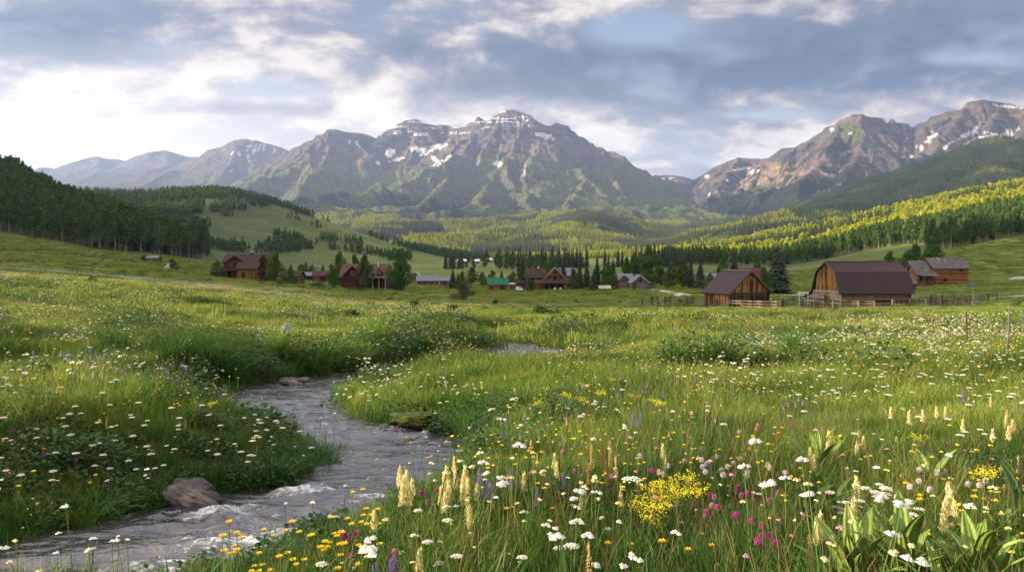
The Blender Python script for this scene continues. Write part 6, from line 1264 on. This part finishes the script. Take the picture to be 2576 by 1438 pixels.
for x, y, s in [(680, 375, 1.2), (735, 400, 1.2), (710, 450, 1.25), (780, 470, 1.1), (700, 520, 1.2), (760, 530, 1.1), (1060, 370, 1.2), (1045, 420, 1.2), (1080, 500, 1.3), (1020, 530, 1.2), (1050, 590, 1.1), (1215, 370, 1.35), (1200, 430, 1.3), (1235, 470, 1.2), (1195, 520, 1.2), (1130, 400, 1.1), (470, 735, 1.1), (1235, 620, 1.1), (1250, 700, 1.1), (870, 830, .9), (1010, 730, .9), (1310, 500, 1.0), (1690, 420, 1.1), (840, 1060, 1.1), (1125, 280, 1.0), (780, 790, .9), (1940, 250, 1.0), (1960, 320, 1.0), (2160, 560, 1.0)]: flower('paintbrush', *ZB(x, y), s)
for x, y, s in [(1328, 350, 1.15), (1390, 440, 1.3), (1330, 420, 1.1), (1585, 350, 1.2), (635, 1085, 1.3), (480, 1140, 1.1), (1800, 500, 1.0), (1945, 590, .8), (2015, 380, .9), (1760, 590, .8), (1420, 470, 1.0), (610, 1100, 1.1)]: flower('lupine', *ZB(x, y), s)
for x, y in [(695, 520), (758, 560), (720, 572), (510, 573), (558, 652), (680, 702), (787, 742), (850, 772), (857, 840), (908, 838), (822, 875), (960, 555), (900, 607), (795, 610), (490, 685), (130, 410), (1053, 112), (827, 240), (835, 890), (945, 890)]: flower('clover', *ZC(x, y), 1.15)
for x, y in [(825, 110), (815, 135), (455, 262), (525, 640), (540, 585)]: flower('pinkclover', *ZC(x, y), 1.1)
for x, y in [(50, 315), (345, 348), (553, 318), (455, 340), (490, 365), (462, 385), (480, 420), (590, 408), (625, 385), (598, 440), (665, 363), (710, 330), (760, 418), (752, 445), (890, 368), (905, 393), (1003, 425), (175, 418), (230, 378), (200, 435), (705, 155), (1890, 405), (2050, 412), (2000, 425), (1828, 517), (1957, 537), (2210, 500), (2285, 507), (2323, 480), (1887, 480), (1743, 590)]: flower('paleclover', *ZC(x, y), 1.2)
for x, y, s in [(1300, 540, .9), (1343, 492, .7), (1373, 510, .7), (1377, 537, .7), (1410, 608, .8), (1535, 513, 1), (1625, 490, .8), (1670, 515, 1.1), (1600, 540, 1), (1665, 550, 1), (1617, 570, .9), (1625, 598, .8), (1497, 597, .8), (1555, 622, .6), (1685, 660, .7), (1820, 600, 1), (1810, 612, .9), (1885, 650, .8), (835, 430, .7), (2190, 145, .8), (2290, 130, .8), (2320, 160, .8), (2235, 140, .6), (2370, 185, .6), (1030, 60, .6), (1755, 297, .6)]: flower('yarrow', *ZC(x, y), s)
for x, y in [(693, 280), (766, 262), (732, 300), (793, 280), (815, 275), (862, 282), (820, 325), (912, 282), (928, 165), (960, 158), (1027, 220), (920, 235), (935, 218), (1500, 333), (1812, 745), (1890, 750), (1945, 828), (2153, 765), (2248, 738), (2166, 672), (2428, 697), (2383, 765), (365, 925), (520, 898), (195, 1055), (985, 123), (250, 200), (268, 252), (408, 262), (790, 175), (205, 190), (335, 155), (690, 325), (2255, 540), (2360, 545), (2390, 548), (1890, 570), (430, 555)]: flower('buttercup', *ZC(x, y), 1.3)
for x, y in [(85, 470), (150, 500), (210, 490), (265, 460), (300, 510), (60, 580), (45, 620), (150, 620), (185, 600), (220, 580), (380, 520), (440, 490), (130, 690), (385, 460), (350, 415), (110, 540), (180, 460), (250, 540), (2270, 380), (2320, 400), (2350, 375), (1880, 160), (1330, 170)]: flower('mustard', *ZC(x, y), 1.1)
for x, y, s in [(200, 265, 1.2), (1292, 180, 1.5), (1285, 250, 1.4), (1490, 180, 1.4), (1480, 240, 1.3), (1520, 210, 1.1), (1170, 290, 1.2), (1195, 330, 1.1), (1820, 40, 1.2), (1910, 30, 1.1), (2000, 5, 1.1), (2060, 10, 1.0), (1700, 10, 1.1), (2085, 535, 1.5), (2090, 600, 1.5), (2065, 640, 1.4), (2050, 700, 1.3), (2120, 660, 1.2), (1475, 490, 1.3), (1465, 540, 1.3), (1455, 640, 1.2), (1450, 690, 1.1), (1235, 745, 1.4), (1215, 780, 1.2), (2460, 70, 1.3), (2500, 95, 1.1), (2475, 140, 1.2)]: flower('paintbrush', *ZC(x, y), s)
for x, y, s in [(2465, 15, 1.1), (2520, 5, 1.0), (2540, 320, 1.0), (2445, 380, .9), (110, 230, .9), (545, 850, .9), (1160, 850, 1.0), (2000, 650, .9)]: flower('dock', *ZC(x, y), s)
for x, y, s in [(2220, 970, 1.2), (1270, 880, 1.2), (1705, 770, .9), (2480, 480, 1.1), (2240, 160, 1.3), (2330, 120, 1.4), (2390, 140, 1.3), (2440, 250, 1.0), (590, 690, .9), (1590, 900, .8), (1560, 200, .8)]: flower('dock', *ZB(x, y), s)
rf = random.Random(99)
def rand_flowers(kind, n, boxes, size=1.0, near=1150):
    for _ in range(n):
        b_ = rf.choice(boxes); px, py = rf.uniform(b_[0], b_[2]), rf.uniform(b_[1], b_[3]); flower(kind, px, py, size * rf.uniform(.75, 1.15), py > near)
rand_flowers('yarrow', 250, [(0, 870, 820, 1260), (0, 950, 700, 1180), (150, 1050, 800, 1180), (1300, 850, 2576, 1100), (1900, 860, 2576, 1000), (2000, 850, 2576, 960), (2000, 850, 2576, 1000), (850, 960, 1250, 1060)], 1.0)
rand_flowers('buttercup', 130, [(1200, 880, 1700, 1150), (1250, 1050, 1800, 1300), (0, 950, 650, 1150), (0, 950, 650, 1300), (560, 1330, 900, 1438), (1300, 900, 2000, 1000)], 1.2)
rand_flowers('clover', 16, [(0, 980, 300, 1250), (2100, 950, 2576, 1200)], 1.0); rand_flowers('lupine', 22, [(380, 760, 470, 800), (420, 860, 520, 890), (1590, 1030, 1640, 1060), (1700, 900, 1900, 960), (2390, 940, 2470, 1000)], 1.0)
rand_flowers('mustard', 26, [(1350, 900, 1600, 1010), (520, 980, 700, 1020), (1350, 960, 1700, 1010), (60, 800, 200, 860)], 1.1); rand_flowers('paintbrush', 14, [(1150, 920, 1330, 1000), (560, 960, 640, 990), (2200, 1000, 2500, 1100)], 1.0); rand_flowers('dock', 26, [(1700, 860, 2400, 1000), (1350, 1080, 1550, 1200), (0, 900, 500, 1100)], 1.0)
# broad leaved corn lilies
def lily(px, py, Y, s, n, label, seed, m=None):
    rr = random.Random(seed); x_ = (px - CX) * Y / F; e = empty('corn_lily', (x_, Y, gz(x_, Y)), rr.uniform(0, 6), label, 'plant'); e.scale = (s * .9, s * .9, s * 1.15)
    for k in range(n):
        a = k * 2.4 + rr.uniform(-.2, .2); L = rr.uniform(.26, .42) * (1 - .25 * k / n); w = L * rr.uniform(.10, .145); z0 = .02 + .22 * k / n; el = 1.42 - .55 * (1 - k / n) + rr.uniform(-.15, .15); V = []; Fc = []; NS = 8; NW = 6; x0 = y0 = 0; z1 = z0; r0 = .01
        ang_ = el; cx_, cz_ = r0, z0; cen = []
        for j in range(NS + 1): cen.append((cx_, cz_, ang_)); cx_ += math.cos(ang_) * L / NS; cz_ += math.sin(ang_) * L / NS; ang_ -= rr.uniform(.05, .17)
        for j, (cx_, cz_, an) in enumerate(cen):
            f = j / NS; ww = w * (math.sin(math.pi * min(.98, f * .92 + .08)) ** .8) + .001
            for q in range(NW + 1):
                u = q / NW * 2 - 1; fold = .25 * ww * abs(u) + (.006 if q % 2 else 0) * (ww / w); lx_ = cx_ - math.sin(an) * fold; lz = cz_ + math.cos(an) * fold; V.append((lx_ * math.cos(a) - u * ww * math.sin(a), lx_ * math.sin(a) + u * ww * math.cos(a), lz))
        Fc = [(j * (NW + 1) + q, j * (NW + 1) + q + 1, (j + 1) * (NW + 1) + q + 1, (j + 1) * (NW + 1) + q) for j in range(NS) for q in range(NW)]
        link('leaf', mesh_from('leaf', V, Fc, (m or M_yg,), smooth=False), e)
    link('stem', mesh_from('stem', *tube([(0, 0, -.05), (0, 0, .26)], [.014, .008], 6), (M_st,)), e)
M_lgd = plain('dark_lily_leaf', (.06, .12, .03), .45, .35)
lily(2150, 1438, 3.75, 1.2, 18, 'broad leaved yellow green corn lily at the bottom, leftmost of the front three', 1); lily(2275, 1438, 3.8, 1.25, 20, 'broad leaved yellow green corn lily at the bottom, middle of the front three', 2); lily(2460, 1438, 3.75, 1.2, 19, 'broad leaved yellow green corn lily at the bottom, rightmost of the front three', 3)
lily(2030, 1200, 5.0, 1.25, 13, 'dark green broad leaved corn lily above the magenta clovers', 4, M_lgd); lily(2095, 1210, 5.2, 1.1, 11, 'dark green corn lily right beside the one above the clovers', 5, M_lgd); lily(2060, 1080, 6.6, 1.3, 12, 'pale green corn lily farther back in the right meadow', 6, M_yg); lily(2340, 1100, 6.0, 1.1, 9, 'pale corn lily far right in the meadow, thin leaved', 7, M_yg); lily(2575, 1180, 4.8, 1.2, 11, 'corn lily cut by the right edge of the picture', 8, M_lgd)
lily(2370, 1438, 3.6, 1.0, 11, 'small corn lily between the middle and rightmost of the front three', 9); lily(2215, 1400, 4.3, 1.05, 10, 'corn lily just behind the front row, with narrower leaves', 10); lily(2520, 1400, 4.4, 1.0, 10, 'corn lily behind the rightmost of the front three', 11)
# bunch grasses and leafy clumps that stand out on the banks
BG = [mesh_from('bunch_grass', *blades(190, .16, .35, .70, .011, random.Random(200 + i), .95, 5), (M_gr2,)) for i in range(4)]
LC = [mesh_from('leafy_clump', *join([leafy(900, .42, .58, .055, random.Random(210 + i), M_herb)]), (M_herb,)) for i in range(3)]
def clump(px, py, s, kind, side):
    x_, y_ = hit(px, py, .05)
    if stream_sd(np.array([x_]), np.array([y_]))[0] < .12: return
    o = link('bunch_grass' if kind else 'leafy_clump', (BG if kind else LC)[int(px + py) % (4 if kind else 3)], loc=(x_, y_, gz(x_, y_) - .03)); o.rotation_euler = (0, 0, px); s *= 1.25 if py < 960 else 1.0; o.scale = (s,) * 3
    o['label'] = ('arching bunch grass' if kind else 'dark leafy clump') + (' on the left creek bank' if side else ' on the meadow right of the creek'); o['kind'] = 'thing'; o['category'] = 'grass clump' if kind else 'leafy plant'; o['group'] = ('bunch grasses' if kind else 'leafy clumps') + (' on the left creek bank' if side else ' right of the creek')
for px_, py_, s_, k_, sd_ in [(490, 905, 1.5, 1, 1), (540, 925, 1.3, 1, 1), (590, 965, 1.5, 1, 1), (640, 950, 1.2, 0, 1), (560, 935, 1.0, 0, 1), (800, 955, 1.8, 1, 1), (850, 940, 1.6, 0, 1), (900, 935, 1.5, 1, 1), (960, 925, 1.4, 0, 1), (700, 985, 1.0, 1, 1), (620, 1010, 1.2, 1, 1), (430, 880, 1.3, 0, 1), (380, 860, 1.2, 0, 1), (1010, 900, 1.4, 0, 1), (1060, 890, 1.4, 1, 1), (1200, 880, 1.5, 0, 1), (820, 1180, .9, 1, 1), (760, 1205, .8, 1, 1), (690, 1215, .8, 1, 1), (620, 1230, .7, 0, 1), (380, 1290, .8, 1, 1), (300, 1310, .8, 0, 1), (220, 1330, .9, 1, 1), (130, 1370, .9, 1, 1), (60, 1395, .9, 0, 1), (800, 1120, .8, 1, 1), (240, 1200, 1.0, 0, 1), (100, 1180, 1.0, 0, 1), (60, 1080, 1.1, 0, 1), (900, 1050, .9, 1, 0), (950, 1070, .8, 1, 0), (1010, 1085, .8, 1, 0), (1130, 1100, 1.0, 0, 0), (1180, 1110, 1.0, 1, 0), (1230, 1120, 1.0, 0, 0), (1260, 1060, 1.1, 0, 0), (1310, 1040, 1.1, 1, 0), (880, 1010, 1.0, 1, 0), (1740, 950, 1.5, 0, 0), (1800, 940, 1.5, 1, 0), (1860, 945, 1.4, 0, 0), (1700, 935, 1.3, 1, 0), (1990, 900, 1.3, 1, 0), (1250, 1170, .8, 0, 0), (1180, 1210, .6, 1, 0), (560, 1400, .6, 0, 0), (1330, 1300, .6, 0, 0), (1450, 1350, .6, 0, 0), (1900, 1330, .7, 0, 0), (1820, 1380, .6, 0, 0), (2520, 1250, .8, 0, 0), (1650, 1390, .6, 1, 0), (1550, 860, 1.2, 0, 0), (1480, 880, 1.0, 1, 0), (1000, 860, 1.8, 0, 1), (1060, 850, 1.8, 0, 1), (1120, 845, 1.8, 0, 1), (1190, 850, 1.8, 0, 1), (1400, 850, 1.8, 0, 0), (1450, 858, 1.6, 0, 0), (940, 870, 1.7, 1, 1), (330, 850, 1.5, 0, 1), (290, 890, 1.3, 1, 1), (430, 920, 1.4, 1, 1), (700, 900, 1.3, 1, 1), (760, 920, 1.5, 0, 1)]: clump(px_, py_, s_, k_, sd_)
# white flower spike on the far bank
x_, y_ = hit(718, 865, .1); e = empty('white_spike_flower', (x_, y_, gz(x_, y_)), 0, 'tall thick white flower spike on the bank above the eroded slope', 'flower'); rr = random.Random(4)
bh = ballhead(.042, .17, 260, .60, rr, .03)
V, Fc = join([([np.array(v) + (dx_, dy_, dz_) for v in bh[0]], bh[1]) for dx_, dy_, dz_ in ((0, 0, .05), (.09, .02, -.03), (-.08, .03, -.06))]); link('flower_spike', mesh_from('flower_spike', V, Fc, (plain('dusty_white', (.55, .50, .48)),)), e); link('stem', mesh_from('stem', *stemleaf(.5, rr, 8, .2, .04, .02), (M_st,)), e)
# ------------------------------------------------------------------ air
HAZE = 4.4e-5
hb = mesh_from('haze', [(x, y, z) for z in (-420, 2080) for y in (-2000, 18200) for x in (-13500, 13000)], [[0, 1, 3, 2], [4, 6, 7, 5], [0, 4, 5, 1], [2, 3, 7, 6], [0, 2, 6, 4], [1, 5, 7, 3]])
import bmesh
bm = bmesh.new(); bm.from_mesh(hb); bmesh.ops.recalc_face_normals(bm, faces=bm.faces); bm.to_mesh(hb); bm.free()
hm = bpy.data.materials.new('air'); hm.use_nodes = True; t = NT(hm.node_tree)
pvn = t.n('ShaderNodeVolumePrincipled', {'Color': (.38, .56, .95, 1), 'Density': HAZE, 'Anisotropy': .3})
t.n('ShaderNodeOutputMaterial', {'Volume': pvn.outputs[0]})
hb.materials.append(hm)
link('haze', hb, kind='stuff', label='thin bluish haze in the valley air')
